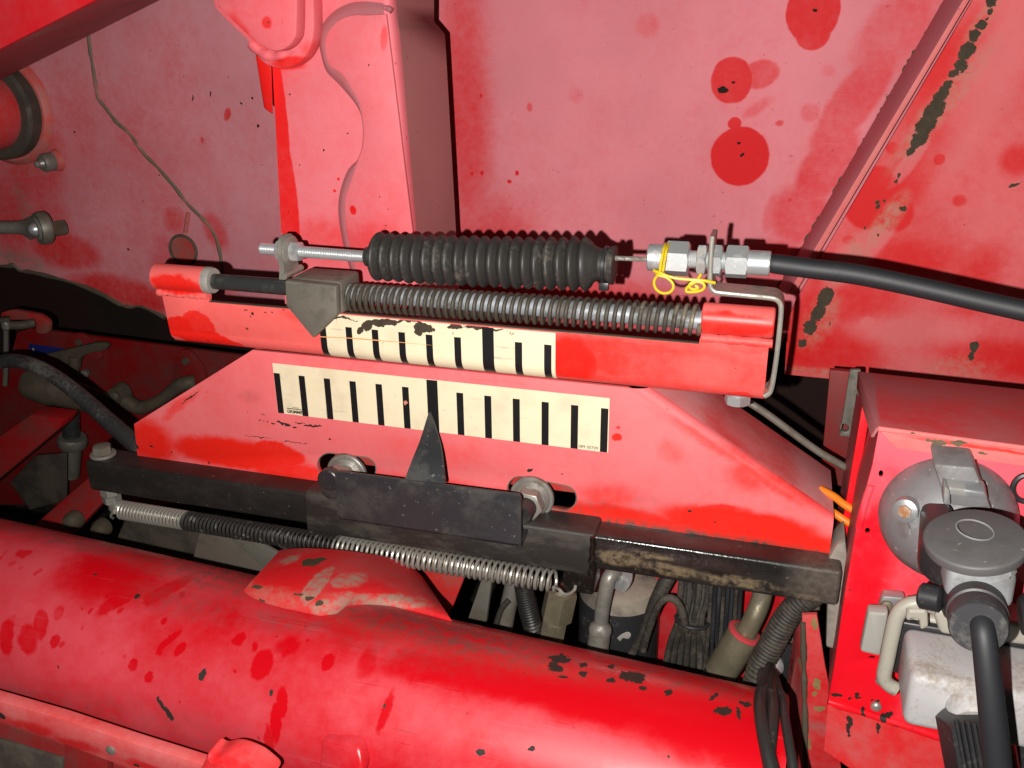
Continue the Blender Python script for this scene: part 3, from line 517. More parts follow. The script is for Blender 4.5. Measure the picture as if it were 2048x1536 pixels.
link('hex_nut', MB().hexa(xs_(1454), xs_(1498), 8.4, .05), 'zinc', t); fit('crimp_ferrule', 1496, 1541, [(0, 6.6), (.03, 7.1), (.95, 7.1), (1, 6.6)])
hose('sheath', [(1538, 527, cy, 16), (1552, 528, cy, 19.5), (1620, 537, cy, 20), (1720, 550, cy - 2, 20.5), (1850, 577, cy - 6, 20.5), (1960, 602, cy - 10, 21), (2060, 624, cy - 14, 21.5), (2150, 645, cy - 18, 22), (2500, 750, cy - 30, 22)], 'hose', t, 24)

# Z shaped cable bracket: strip bent along a path, width in depth
pp = [(1424.5, 473), (1422, 500), (1420, 540), (1419.5, 562), (1421, 576), (1428, 584), (1440, 587), (1500, 593), (1535, 596.5), (1552, 600), (1561, 610), (1562, 625), (1559, 660), (1553, 715), (1546, 762), (1542, 780), (1537, 789), (1528, 794)]
yb0, yb1 = -22, -3; q = catmull([at(a, b, yb0) for a, b in pp], 5); out = []; inn = []
for i, p in enumerate(q):
    tg = (q[min(i + 1, len(q) - 1)] - q[max(i - 1, 0)]); nv = V((tg.z, 0, -tg.x)).normalized() * 1.35; out.append(p + nv); inn.append(p - nv)
rows = [[V((a.x, yb0 + .5, a.z)), V((a.x, yb1, a.z)), V((b.x, yb1, b.z)), V((b.x, yb0 + .5, b.z)), V((L(a.x, b.x, .75), yb0, L(a.z, b.z, .75))), V((L(a.x, b.x, .25), yb0, L(a.z, b.z, .25))), V((a.x, yb0 + .5, a.z))] for a, b in zip(out, inn)]
mb = MB().grid(rows); n = len(rows[0]); mb.f += [tuple(range(n - 1)), tuple((len(rows) - 1) * n + k for k in range(n - 1))]
link('cable_bracket', mb, 'bracket', angle=40, label='bent grey metal strip bracket holding the cable nuts at the right rail end', cat='bracket')
# hex bolt below the rail's right end
c = at(1474, 806, 6); c.z = zb - .2
t = thing('rail_bolt', 'zinc hex bolt head under the right end of the red rail', 'bolt', c - V((0, 0, 7)))
link('washer', MB().lathe(c, c - V((0, 0, 1.6)), [(0, 8.6), (1, 8.6)], 32), 'zinc', t); link('hex_head', MB().hexa(c - V((0, 0, 1.6)), c - V((0, 0, 8.2)), 7.1, .25), 'zinc', t)
# yellow tie wires
yw = -24
def wire(pts, parent, r=.82, n=6): return link('strand', MB().tube(catmull([at(a, b, y) for a, b, y in pts], n), r, 8), 'yellow', parent)
t = thing('yellow_tie_wire', 'thin yellow wire tied and looped around the cable ferrule', 'wire', at(1365, 580, yw))
wire([(1320, 542, yw), (1322, 525, yw), (1327, 500, yw + 4), (1331, 488, yw + 12), (1330, 490, yw + 22)], t); wire([(1326, 542, yw), (1329, 522, yw), (1333, 500, yw + 4), (1337, 488, yw + 12)], t)
wire([(1308, 541, yw), (1318, 545, yw - 2), (1335, 552, yw - 3), (1356, 557, yw - 3), (1390, 560, yw - 3), (1412, 562, yw - 2), (1430, 566, yw)], t, .95)
wire([(1312, 546, yw - 1), (1316, 550, yw - 3), (1333, 555, yw - 3), (1345, 566, yw - 3), (1346, 577, yw - 3), (1338, 585, yw - 3), (1324, 586, yw - 3), (1312, 578, yw - 2), (1308, 566, yw - 2), (1311, 556, yw - 2), (1318, 549, yw - 2)], t)
wire([(1402, 548, yw), (1396, 558, yw - 2), (1388, 566, yw - 3), (1375, 574, yw - 3), (1373, 583, yw - 3), (1388, 584, yw - 3), (1404, 580, yw - 3), (1409, 571, yw - 3), (1400, 564, yw - 3), (1384, 565, yw - 3), (1378, 573, yw - 4), (1386, 579, yw - 4), (1396, 576, yw - 4), (1390, 571, yw - 4)], t)

# ================================================================ SCALE PLATE
zt0 = Z(900, 742, 0); PB = [at(a, b, 0) for a, b in ((505, 700), (1297, 780), (1668, 1037), (1657, 1124), (276, 920), (268, 848))]
pp = paint('scale_plate_paint', (.66, .018, .010), (.68, .17, .172), .86, .42, 10, cl=[sp(0, *a) for a in (
    (470, 905, 150, 32, 8, .35, .95), (560, 905, 60, 26, 15, .15, .9), (300, 880, 60, 50, 0, .5, .9), (620, 950, 140, 26, 9, .4, .85), (900, 985, 220, 30, 9, .5, .8), (1250, 1040, 170, 34, 9, .4, .95), (1220, 990, 60, 30, 0, .6, .5), (1480, 1050, 160, 40, 9, .3, 1.), (1440, 1020, 60, 16, 0, .3, .8), (1600, 1090, 100, 36, 8, .4, .9),
    (1241, 873, 9, 9, 0, .15, .9), (1242, 852, 4, 4, 0, .3, .7), (1500, 950, 40, 26, 30, .6, .5), (360, 810, 60, 10, -30, .6, .5), (1350, 900, 30, 22, 30, .6, .35), (850, 900, 120, 30, 8, .7, .3), (1420, 880, 120, 12, 33, .6, .5), (1560, 970, 120, 14, 33, .6, .5), (700, 700, 90, 16, 5, .6, .3))],
    chips=[sp(0, *a) for a in ((527, 829, 4, 1.4, 10), (519, 839, 2, 2), (528, 842, 1.3, 2.4), (535, 844, 1.3, 2.4), (546, 847, 4, 2), (560, 845, 9, 2.5, 12), (575, 850, 8, 3.4, 15), (590, 855, 7, 2, 5), (625, 852, 20, 2.2, 3), (600, 846, 14, 1., 3), (520, 875, 34, .8, 7), (590, 884, 30, .8, 6), (660, 878, 3.4, 1.8), (1060, 940, 7, 3, 0), (1124, 948, 2, 2), (380, 795, 30, 1.2, -30), (305, 893, 8, 1, 20), (418, 926, 2), (345, 905, 2), (275, 893, 3, 5), (1163, 1035, 7, 2.4), (660, 960, 5, 4), (1430, 1045, 2), (1380, 1022, 3, 2))],
    grime=[sp(0, *a) for a in ((600, 962, 330, 5, 8.4, .6, .8), (1260, 1054, 150, 18, 8.5, .7, 1.5), (1450, 1086, 220, 20, 8.5, .7, 1.6), (1110, 1030, 90, 20, 8, .8, 1.4), (1620, 1112, 60, 18, 8.5, .7, 1.5), (500, 790, 26, 14, 0, .5, .3), (1300, 1010, 60, 26, 0, .6, .2), (1180, 1012, 60, 16, 0, .7, .4), (1560, 1116, 90, 12, 8, .4, .9))], grimecol=(.075, .058, .045), warp=7, warps=45, scratch=.16)
t = thing('scale_plate', 'pink red trapezoid cover plate carrying the lower black and cream scale', 'plate', at(900, 1000, 0))
h1 = stadium((659, 930), (728, 938), 24); h2 = stadium((1040, 978), (1128, 996), 25)
A, B = PB[1], PB[2]; sd = (B - A).normalized(); nn = V((sd.z, 0, -sd.x)); nn = nn if nn.z > 0 else -nn; ins_ = 7.
Ai, Bi = A - nn * ins_, B - nn * ins_
Ai = Ai + sd * ((A.z - Ai.z) / sd.z); ed = (PB[3] - B); den = sd.x * ed.z - sd.z * ed.x; s_i = ((B.x - Bi.x) * ed.z - (B.z - Bi.z) * ed.x) / den; Bi = Bi + sd * s_i
out2 = [(PB[0].x, PB[0].z), (Ai.x, Ai.z), (Bi.x, Bi.z), (PB[3].x, PB[3].z), (PB[4].x, PB[4].z), (PB[5].x, PB[5].z)]
hl = lambda h: [(lambda a: (a.x, a.z))(at(x, y, 0)) for x, y in h]
mb = MB().plate(out2, 0, 3.5, .01, [hl(h1), hl(h2)], raw=True)
rows = []
for P0, P1 in ((Ai, A), (Bi, B)):
    r = [P0 + V((0, 0, 0))]
    for k in range(1, 9): u = k / 8; r.append(P0 * (1 - u) ** 2 + P1 * 2 * u * (1 - u) + (P1 + V((0, ins_, 0))) * u * u)
    rows.append(r)
mb.grid(rows); link('face', mb, pp, t, 50)
fm = paint('dusty_slope_paint', (.42, .03, .03), (.50, .25, .24), .9, .8, 16, du=[sp(30, 1340, 800, 60, 20, 30, .5, .6)], cl=[sp(60, 1500, 840, 120, 14, 35, .3, .6), sp(30, 1530, 970, 30, 20, 0, .5, .4)], streak=(1, 1, .5))
e = nn * 0; q4 = [A + V((0, ins_ + .2, 0)) + e, B + V((0, ins_ + .2, 0)) + e, B + V((-1, 68, 0)) + e, A + V((0, 68, 0)) + e]
link('sloped_flange', MB().hull8(q4, [p - nn * 3 for p in q4], .02), fm, t)
q = [at(a, b, 2.) for a, b in ((505, 700), (268, 848))]; link('left_flange', MB().hull8([q[0], q[1], q[1] + V((0, 60, 0)), q[0] + V((0, 60, 0))], [p + V((2, 0, -2)) for p in (q[0], q[1], q[1] + V((0, 60, 0)), q[0] + V((0, 60, 0)))], .3), pp, t)
# slot rims worn to bare metal
for h in (h1, h2): link('slot_rim', MB().tube([at(x, y, -.1) for x, y in h + h[:1]], .45, 6, False), 'oldsteel', t)
link('backing_slide', MB().box(-92, 118, 22, 27, -62, -20, .8), 'dirtyred', t)
# lower decal
yd = -.3
dec = link('scale_decal', MB().add([(-122.7, yd, 23.1), (123.0, yd, 23.1), (123.0, yd, -15.9), (-122.7, yd, -15.9), (-122.7, 0, 23.1), (123, 0, 23.1), (123, 0, -15.9), (-122.7, 0, -15.9)], [(0, 3, 2, 1), (0, 1, 5, 4), (1, 2, 6, 5), (2, 3, 7, 6), (3, 0, 4, 7)]), 'decal', t)
for i in range(13):
    wd = 8. if i == 6 else 4.9; xc = (i - 6) * 20 + (-.05); z1 = 22.9 if i == 6 else 15.7
    link('tick_mark', MB().add([(xc - wd / 2, yd - .2, z1), (xc + wd / 2, yd - .2, z1), (xc + wd / 2, yd - .2, -15.8), (xc - wd / 2, yd - .2, -15.8)], [(0, 3, 2, 1)]), 'ink', dec, recalc=False)
text('lettering', 'GRIMME', 'ink', dec, -114.8, -14.6, yd - .2, 12.2, .0, .035)
link('logo_bar', MB().add([(-114.9, yd - .2, -10.9), (-102.4, yd - .2, -10.9), (-102.4, yd - .2, -11.5), (-114.9, yd - .2, -11.5), (-110, yd - .2, -9.9), (-105, yd - .2, -9.9), (-105, yd - .2, -10.3), (-110, yd - .2, -10.3)], [(0, 3, 2, 1), (4, 7, 6, 5)]), 'ink', dec, recalc=False)
text('part_number', '089 00709', 'ink', dec, 103.0, -14.6, yd - .2, 13.2)
for (a, b, r) in ((811, 806, 4.5),): link('scuff', MB().plate([(a - 4, b - 3), (a + 1, b - 5), (a + 5, b), (a + 2, b + 2), (a - 1, b + 5), (a - 3, b + 2)], yd - .25, .2, .02), paint('scuff_print', (.5, .2, .13), (.5, .3, .2), .5, 1, 80), dec)

# flange bolts in the slots
def fbolt(px, py, label, wr=15.6):
    c = at(px, py, -.2); t = thing('slot_bolt', label, 'bolt', c, 'flange bolts in the plate slots'); d = V((0, -1, 0))
    link('washer', MB().lathe(c, c + d * 4, [(0, wr - .4), (.2, wr), (.8, wr), (1, wr - .8)], 40), 'zincdirty', t)
    link('flange', MB().lathe(c + d * 4, c + d * 8, [(0, 13.2), (.3, 13.2), (1, 10.5)], 40), 'zincdirty', t)
    link('hex_nut', MB().hexa(c + d * 7, c + d * 17, 9.6, .4), 'zincdirty', t); link('stud_end', MB().lathe(c + d * 16, c + d * 30, [(0, 7.6), (.1, 7.2), (.9, 7.2), (1, 6.6)], 28), 'blackpaint', t)
fbolt(697, 944, 'dull flange bolt in the left slot of the trapezoid plate'); fbolt(1066, 991, 'dull flange bolt in the right slot of the trapezoid plate')

# ================================================================ SUPPORT BAR, SLEEVE, POINTER, TENSION SPRING
YB = -20; bx0, bx1 = X(173, 950, YB), X(1680, 1180, YB); bz1 = (Z(170, 921, YB) + Z(1192, 1074, YB)) / 2; bz0 = (Z(320, 1002, YB) + Z(1189, 1139, YB)) / 2
bm_ = N('oily_black_bar'); nz = bm_.noise(24, 6, .65, bm_.warp(6, 40), (1, 1, 2.2)); fz = bm_.noise(260, 4, .6); wv = bm_.warp(6, 70)
oil = bm_.spots(wv, [sp(YB, *a) for a in ((1300, 1100, 130, 26, 8.5, .3), (1420, 1125, 150, 24, 8.5, .4), (1280, 1140, 90, 8, 8.5, .4))]); tan_ = bm_.spots(wv, [sp(YB, *a) for a in ((1235, 1118, 55, 17, 10, .25), (1330, 1140, 70, 13, 10, .3), (1480, 1165, 80, 13, 9, .3), (1300, 1112, 40, 8, 8, .4), (1600, 1195, 40, 8, 8, .4, .6))])
c = bm_.mix(bm_.ramp(nz.outputs['Fac'], .4, .7), (.012, .011, .010), (.027, .023, .020)); c = bm_.mix(bm_.math('MULTIPLY', tan_, bm_.ramp(bm_.math('ADD', nz.outputs['Fac'], bm_.math('MULTIPLY', fz.outputs['Fac'], .5)), .66, .84)), c, (.150, .112, .066)); c = bm_.mix(bm_.math('MULTIPLY', bm_.spots(wv, [sp(YB, 1640, 1170, 60, 60, 0, .5, .8)]), fz.outputs['Fac']), c, (.16, .13, .105))
c = bm_.mix(bm_.ramp(bm_.noise(240, 2).outputs['Fac'], .70, .76, 0, .7), c, (.12, .11, .10))
bm_.bump(bm_.math('ADD', fz.outputs['Fac'], nz.outputs['Fac']), .45, .5); rgh = bm_.math('SUBTRACT', bm_.math('ADD', .42, bm_.math('MULTIPLY', fz.outputs['Fac'], .2)), bm_.math('MULTIPLY', oil, .34)); M['bar'] = bm_.done(c, rgh)
t = thing('support_bar', 'long oily black square bar running below the trapezoid plate', 'bar', (0, YB, bz0))
link('square_tube', MB().box(bx0, bx1, YB, YB + 26, bz0, bz1, 2.6, 3), 'bar', t)
e0 = at(1690, 1075, -6); e1 = at(1667, 1297, -6)
link('end_plate', MB().plate(round_poly([(1672, 1092), (1690, 1075), (1694, 1110), (1688, 1240), (1668, 1298), (1652, 1294), (1655, 1200), (1650, 1130)], 5), -6, 24, 1.), metal('dusty_end_plate', (.30, .265, .23), (.17, .145, .12), .5, .1, .6, 50), t)
sx0, sx1 = X(608, 1010, -24), X(1188, 1100, -24)
t = thing('bar_sleeve', 'dusty black square sleeve sliding on the support bar', 'sleeve', ((sx0 + sx1) / 2, -24, bz0 - 3))
link('sleeve_body', MB().box(sx0, sx1, -24.5, 9, bz0 - 3.2, bz1 + 3.2, 2.2, 3), metal('sleeve_enamel', (.022, .020, .018), (.058, .049, .040), .5, 0, .5, 30, .35, (.8, 1, 2)), t)
a = at(1127, 1150, -18); b = at(1187, 1190, -18); link('spring_lug', MB().box(a.x, b.x, -19, 4, b.z, bz0 - 3, 1.6), 'grease', t)
pts = [V((sx1 - 1 + random.uniform(-.8, .8), -25, L(bz0 - 3, bz1 + 2, k / 10))) for k in range(11)]; link('grease_line', MB().tube(pts, [1.6 + random.random() for _ in pts], 8), 'grease', t, 60)
YQ = -43
t = thing('pointer_bracket', 'black scratched angle bracket with a sharp pointer tip under the lower scale', 'pointer', at(855, 1090, YQ))
fr = round_poly([(669, 942), (1042, 990), (1042, 1094), (676, 1039)], 9); link('front_leg', MB().plate(fr, YQ, 2.2, .35), 'pointer', t)
pz0 = Z(850, 1065, YQ); pA, pB_ = at(677, 1039, YQ), at(1041, 1094, YQ)
link('bottom_leg', MB().hull8([pA, pB_, pB_ + V((0, 19, 1)), pA + V((0, 19, 1))], [p + V((0, 0, 2.)) for p in (pA, pB_, pB_ + V((0, 19, 1)), pA + V((0, 19, 1)))], .3), 'pointer', t)
lev = [(958, YQ + .3, 809.5, 967, 890), (930, -38, 820, 0, 887), (905, -31, 830, 0, 884), (886, -24, 838, 0, 880.5), (865, -17, 845, 0, 874.5), (845, -11, 851, 0, 867.5), (832, -7.5, 855, 0, 862), (825, -6, 857.7, 0, 859)]
rows = []
for (y, Y_, xl, yr, xr) in lev:
    a = at(xl, y, Y_); b = at(xr, (yr or y + (xr - xl) * .115), Y_); th = V((0, 2, .3)); rows.append([a + th, a, L(a, b, .5), b, b + th])
mb = MB().grid(rows); link('pointer_tip', mb, 'pointer', t, 30)
cN = at(655, 962, -34); link('corner_cap', MB().lathe(cN, cN + V((0, 6, 0)), [(0, 7.2), (.1, 8), (1, 8)], 28), 'plastic', t)
# tension spring
SA, SB = at(240, 1019, -8), at(1113, 1163, -16)
sm = N('tension_spring_steel'); sep = sm.n('ShaderNodeSeparateXYZ'); sm.l(sm.pos, sep.inputs[0]); nz = sm.noise(40, 4)
xa, xb = X(372, 1050, -10) * MM, X(676, 1100, -13) * MM; xw = sm.math('ADD', sep.outputs[0], sm.math('MULTIPLY', sm.math('SUBTRACT', nz.outputs['Fac'], .5), .02))
k = sm.math('MULTIPLY', sm.ramp(xw, xa - .003, xa + .003), sm.ramp(xw, xb - .004, xb + .004, 1., 0.)); k = sm.math('MULTIPLY', k, sm.ramp(sm.noise(160, 3).outputs['Fac'], .30, .42, .75, 1.))
M['tension'] = sm.done(sm.mix(k, sm.mix(nz.outputs['Fac'], (.56, .53, .47), (.36, .34, .30)), (.022, .019, .017)), sm.ramp(k, 0, 1, .34, .55), sm.math('SUBTRACT', .62, sm.math('MULTIPLY', k, .62)))
t = thing('tension_spring', 'long tight steel tension spring under the bar, black with grease midway', 'spring', at(690, 1120, -12))
axs = (SB - SA); dn = axs.normalized(); u1 = V((0, 0, 1)); u1 = (u1 - dn * u1.dot(dn)).normalized(); v1 = dn.cross(u1); n_t = 96; n_s = n_t * 18; pts = []
for k in range(n_s + 1):
    u = k / n_s; tt = u * (.80 + .20 * u); an = 2 * math.pi * n_t * u; r_ = 6.75 + .45 * u; pts.append(SA + axs * tt + (u1 * math.sin(an) + v1 * math.cos(an)) * r_)
link('coil', MB().tube(pts, 1.20, 8), 'tension', t)
q = catmull([pts[-1], at(1117, 1178, -20), at(1128, 1188, -21), at(1140, 1187, -22), at(1149, 1179, -22), at(1151, 1171, -20)], 6); link('hook', MB().tube(q, 1.15, 8), 'tension', t)
q = catmull([pts[0], at(236, 1012, -12), at(228, 1020, -14), at(222, 1032, -12), at(226, 1036, -8)], 6); link('hook', MB().tube(q, 1.15, 8), 'tension', t)
# vertical bolt at the bar's left end
c = at(208, 917, -7); c.z = bz1
t = thing('spring_bolt', 'dusty hex bolt standing through the left end of the black bar', 'bolt', c - V((0, 0, 46)))
up = V((0, 0, 1)); dnz = bz0
link('washer', MB().lathe(c, c + up * 2.2, [(0, 9.6), (.3, 10), (.8, 10), (1, 9.4)], 36), 'zincdirty', t); link('hex_head', MB().hexa(c + up * 2.2, c + up * 8.6, 6.4, .1), 'oldsteel', t)
b0 = V((c.x, c.y, dnz)); link('washer', MB().lathe(b0, b0 - up * 2, [(0, 9), (1, 9)], 32), 'zincdirty', t)
link('hex_nut', MB().hexa(b0 - up * 2, b0 - up * 9, 6.6, .2), 'zincdirty', t); link('hex_nut', MB().hexa(b0 - up * 9.6, b0 - up * 16, 6.4, .5), 'zincdirty', t); link('shank', MB().lathe(b0 - up * 9, b0 - up * 24, [(0, 4), (.9, 4), (1, 3)], 20), 'zincdirty', t)

# ================================================================ BIG FRAME TUBE
nT = None
TA = CAM + ray(0, 1036) * 705; TB = CAM + ray(1520, 1376) * 560; td = (TB - TA).normalized(); tn = td.cross((TA - CAM)).normalized(); tn = tn if tn.z < 0 else -tn
RT = 64.; T0 = TA + tn * RT - td * 160; T1 = TB + tn * RT + td * 16
def cyl(px, py, R_=None):
    R_ = R_ or RT; d = ray(px, py).normalized(); o = CAM - T0; dp = d - td * d.dot(td); op = o - td * o.dot(td); a = dp.dot(dp); b = 2 * dp.dot(op); c_ = op.dot(op) - R_ * R_; D_ = b * b - 4 * a * c_
    return CAM + d * ((-b - math.sqrt(max(D_, 0))) / (2 * a))
TILT = math.radians(36); TM = Matrix.Rotation(TILT, 3, 'X')
def st(px, py, rx, ry=None, rot=0, soft=.12, w=1.): P = cyl(px, py); k = rmm(P, 1.); tx_ = tilt_of_x(P); P = TM @ P; return (P.x, P.z, rx * k, (ry or rx) * k, math.radians(rot) - tx_, soft, w)
drops = []
for _ in range(34):
    a = random.uniform(0, 640); b = 1080 + a * .16 + random.uniform(20, 190); r = random.uniform(2., 7); drops.append((a, b, r, r * random.uniform(.8, 1.6), random.uniform(-40, 30), .35, random.uniform(.35, .8)))
drops += [(18, 1270, 16, 36, 0, .08, .9), (60, 1275, 22, 30, -20, .1, .9), (85, 1245, 17, 30, -15, .1, .9), (115, 1280, 10, 14, 20, .15, 1.), (120, 1222, 11, 13, 0, .2, .6), (55, 1103, 16, 9, 5, .2, .8), (80, 1140, 10, 6, -30, .2, .8), (235, 1120, 20, 8, 10, .2, .7), (240, 1200, 40, 16, -35, .3, .8), (340, 1175, 40, 16, -40, .3, .9), (225, 1150, 110, 50, 10, .5, .7),
          (340, 1280, 30, 7, -45, .2, .9), (272, 1325, 10, 12, 0, .15, .8), (303, 1350, 10, 12, 0, .15, .8), (530, 1325, 20, 28, 15, .15, .8), (365, 1295, 10, 14, 30, .2, .8), (485, 1275, 14, 10, -40, .25, .8), (580, 1290, 22, 18, 0, .4, .6), (660, 1320, 12, 14, 0, .2, .7), (740, 1325, 20, 30, 0, .3, .5), (840, 1330, 60, 30, 10, .5, .6),
          (568, 1400, 12, 28, 0, .2, 1.), (556, 1440, 12, 40, 8, .2, .9), (548, 1500, 10, 50, 2, .2, .8), (775, 1420, 9, 40, 18, .3, .7), (1150, 1370, 260, 55, 12, .5, .95), (1350, 1420, 220, 60, 12, .6, .8), (950, 1280, 180, 30, 12, .6, .5), (700, 1235, 160, 22, 14, .5, .5), (1500, 1460, 60, 120, 0, .5, .6)]
tp = paint('frame_tube_paint', (.40, .002, .007), (.47, .058, .074), .42, .8, 12, cl=[st(a[0], a[1], a[2], a[3], a[4], max(a[5], .2), a[6] * .78) for a in drops], du=[st(*a) for a in ((140, 1300, 420, 110, 13, .6, .34), (60, 1120, 120, 60, 13, .6, .3), (560, 1400, 300, 60, 13, .7, .15), (980, 1420, 260, 30, 12, .6, .2), (1180, 1490, 130, 40, 5, .6, .4))], scratch=.35,
    chips=[st(*a) for a in ((1120, 1318, 22, 7, 8), (1106, 1330, 10, 6), (1112, 1337, 14, 5, 10), (1167, 1330, 9, 4), (1166, 1348, 8, 4, 15), (1220, 1333, 8, 3), (1265, 1354, 26, 9, 12), (1222, 1360, 9, 4.5), (1284, 1376, 8, 4), (1337, 1384, 9, 5.5, 8), (1126, 1354, 10, 2.5), (1448, 1421, 18, 8, 3), (1428, 1393, 9, 3, -30), (1478, 1428, 4, 12, -10), (1062, 1497, 7, 5), (962, 1505, 8, 6, 20), (322, 1408, 5, 16, -25), (338, 1428, 6, 14, -25), (405, 1349, 6, 13, 20), (542, 1386, 4, 6), (274, 1192, 6, 4), (190, 1150, 4, 3), (115, 1334, 2, 4), (770, 1412, 3, 5), (1336, 1515, 3), (1490, 1408, 12, 4, 10))],
    grime=[st(*a) for a in ((120, 1066, 300, 16, 13, .6, .8), (470, 1150, 200, 30, 14, .7, .9), (900, 1262, 300, 30, 13, .8, .9), (1300, 1340, 240, 16, 13, .7, .7), (380, 1200, 120, 26, 14, .8, .5), (560, 1235, 80, 20, 10, .6, .5), (300, 1440, 300, 40, 14, .6, .35), (70, 1400, 150, 30, 12, .6, .4), (820, 1290, 200, 30, 13, .7, .35), (640, 1250, 30, 12, 0, .5, .6))], grimecol=(.11, .045, .042), rough=(.27, .5), warp=6.5, warps=70, tilt=TILT)  # top and lower left grime bands also paint in shade where tube curves away
n = 40; pts = [L(T0, T1, k / n) for k in range(n + 1)]
t = thing('frame_tube', 'large dusty red frame tube with drip spots and black chips along the bottom', 'tube', L(T0, T1, .5) - V((0, 0, RT)))
link('tube_wall', MB().tube(pts, RT, 72), tp, t, 60)
# side outlet saddle welded to the tube's back
bot = [(484, 1184), (500, 1197), (530, 1209), (565, 1219), (600, 1226), (640, 1235), (672, 1230), (692, 1214), (735, 1210), (790, 1214), (850, 1229), (905, 1244)]
top = [(560, 1100), (585, 1097), (612, 1096), (640, 1097), (670, 1099), (700, 1102), (730, 1106), (760, 1111), (790, 1118), (818, 1128), (842, 1150), (870, 1190)]
rows = []
for k in range(11):
    u = k / 10; row = []
    for (ax_, ay), (bx_, by) in zip(bot, top):
        pa_ = cyl(ax_, ay); x_, y_ = L(ax_, bx_, u), L(ay, by, u); zd = (pa_ - CAM).dot(CF) - 3.2 * math.sin(min(1, u * 3) * math.pi / 2) * math.sin(math.pi * min(1, (len(row) + .6) / 9.5)) + max(0, 1 - u * 9) * 1.6 + u * u * 62 + u * 8; row.append(CAM + ray(x_, y_) * zd)
    rows.append(row)
sdm = paint('chipped_saddle_paint', (.46, .008, .012), (.40, .075, .07), .30, 1.0, 18, chips=[st(*a) for a in ((632, 1126, 22, 8, 10), (640, 1120, 16, 6), (640, 1198, 10, 5), (655, 1208, 8, 6), (525, 1202, 8, 4), (484, 1182, 4, 6), (530, 1175, 12, 3, 10), (622, 1190, 9, 3))],
    grime=[st(*a) for a in ((540, 1145, 14, 30, -35, .25), (590, 1115, 18, 14, 0, .3), (680, 1170, 18, 40, 5, .15), (700, 1210, 50, 18, 0, .2), (725, 1160, 26, 16, 0, .2), (790, 1200, 80, 14, 5, .3), (560, 1190, 80, 20, 10, .5, .4))], grimecol=(.27, .21, .165), chipcol=(.05, .038, .022), warp=8, tilt=TILT, scratch=.3, rough=(.55, .75), spec=.2)
link('outlet_saddle', MB().grid(catmull_rows) if False else MB().grid(rows), sdm, t, 70)
q = catmull([cyl(a, b) for a, b in ((640, 1475), (645, 1500), (640, 1540))], 6)
blk = MB().hull8([cyl(648, 1472) + V((0, -5, 0)), cyl(730, 1478) + V((0, -7, 0)), cyl(742, 1528) + V((0, -12, 0)), cyl(720, 1570) + V((0, -8, 0)), cyl(642, 1570) + V((0, -6, 0))], [cyl(a, b) + V((0, 12, 4)) for a, b in ((648, 1472), (730, 1478), (742, 1528), (720, 1570), (642, 1570))], 3)
link('welded_block', blk, tp, t)
# flange bar below the tube, lower left
YL = -205
fm2 = paint('lower_flange_paint', (.48, .02, .022), (.52, .16, .15), .55, .9, 18, chips=[sp(YL, *a) for a in ((222, 1500, 5, 6), (150, 1502, 5, 4), (273, 1531, 6, 3), (4, 1432, 8, 8))], cl=[sp(YL, *a) for a in ((60, 1450, 60, 14, 15, .6, .6), (160, 1488, 50, 14, 15, .6, .6), (300, 1530, 50, 10, 15, .6, .5))], warp=9, warps=60)
t = thing('lower_flange_bar', 'flat dusty red flange bar below the big tube in the lower left corner', 'bar', at(200, 1540, YL))
def fp(dy): return [(-60, 1385 + dy), (0, 1402 + dy), (120, 1437 + dy), (270, 1487 + dy), (400, 1528 + dy), (560, 1580 + dy)]
a_ = fp(0); b_ = [(-60, 1428), (0, 1444), (90, 1474), (200, 1516), (262, 1540), (420, 1600)]
link('flange', MB().plate(a_ + b_[::-1], YL, 8, .8), fm2, t)
link('web', MB().plate([(-60, 1428), (0, 1446), (110, 1483), (200, 1518), (300, 1556), (300, 1640), (-60, 1640)], YL + 9, 6, .6), 'darkred', t)
link('post', MB().plate([(128, 1488), (214, 1518), (214, 1640), (128, 1640)], YL + 2, 6, .8), 'darkred', t)
link('dirt_pack', MB().plate([(-60, 1470), (0, 1482), (124, 1520), (124, 1640), (-60, 1640)], YL + 6, 3, .6), 'dirtdark', t)
c = at(222, 1500, YL); link('rivet', MB().lathe(c, c - V((0, 1.6, 0)), [(0, 3.2), (.6, 3), (1, 1.5)], 16), 'oldsteel', t)
t2 = thing('red_end_cap', 'small chipped red cap beside the lower flange bar at the bottom edge', 'cap', at(460, 1545, YL - 10))
link('cap_body', MB().plate(smooth2([(405, 1527), (412, 1512), (425, 1518), (450, 1514), (480, 1522), (512, 1540), (530, 1570), (400, 1570), (405, 1527)], 4), YL - 12, 16, 3.), paint('cap_paint', (.60, .015, .02), (.6, .12, .12), .4, .9, 30), t2)
# ================================================================ CONTROL BOX ON THE RIGHT
YX = -40
bp = paint('control_box_paint', (.60, .006, .016), (.64, .10, .13), .55, .5, 9, cl=[sp(YX, *a) for a in ((1700, 1330, 90, 160, 0, .5, .8), (1740, 1120, 40, 200, 8, .6, .5), (1850, 1480, 160, 40, 15, .5, .5))], du=[sp(YX, *a) for a in ((1880, 900, 200, 60, 6, .5, .5), (1760, 960, 26, 60, 10, .5, .4), (1740, 990, 12, 50, 10, .3, .4))],
    chips=[sp(YX, *a) for a in ((1674, 1390, 11, 4), (1714, 1390, 4, 8, 15), (1716, 1395, 6, 3), (1778, 1428, 9, 5), (1726, 1420, 4, 8), (1755, 1405, 4, 6), (1700, 1398, 3), (1690, 1428, 4), (1740, 1440, 4, 6), (1765, 1432, 7, 8), (1790, 1446, 5, 3), (1668, 1415, 24, 8, 20), (1700, 1180, 2), (1745, 1400, 3))], rough=(.3, .5))
t = thing('control_box', 'red sheet metal control box with an overhanging lid at the right edge', 'box', at(1850, 1455, YX))
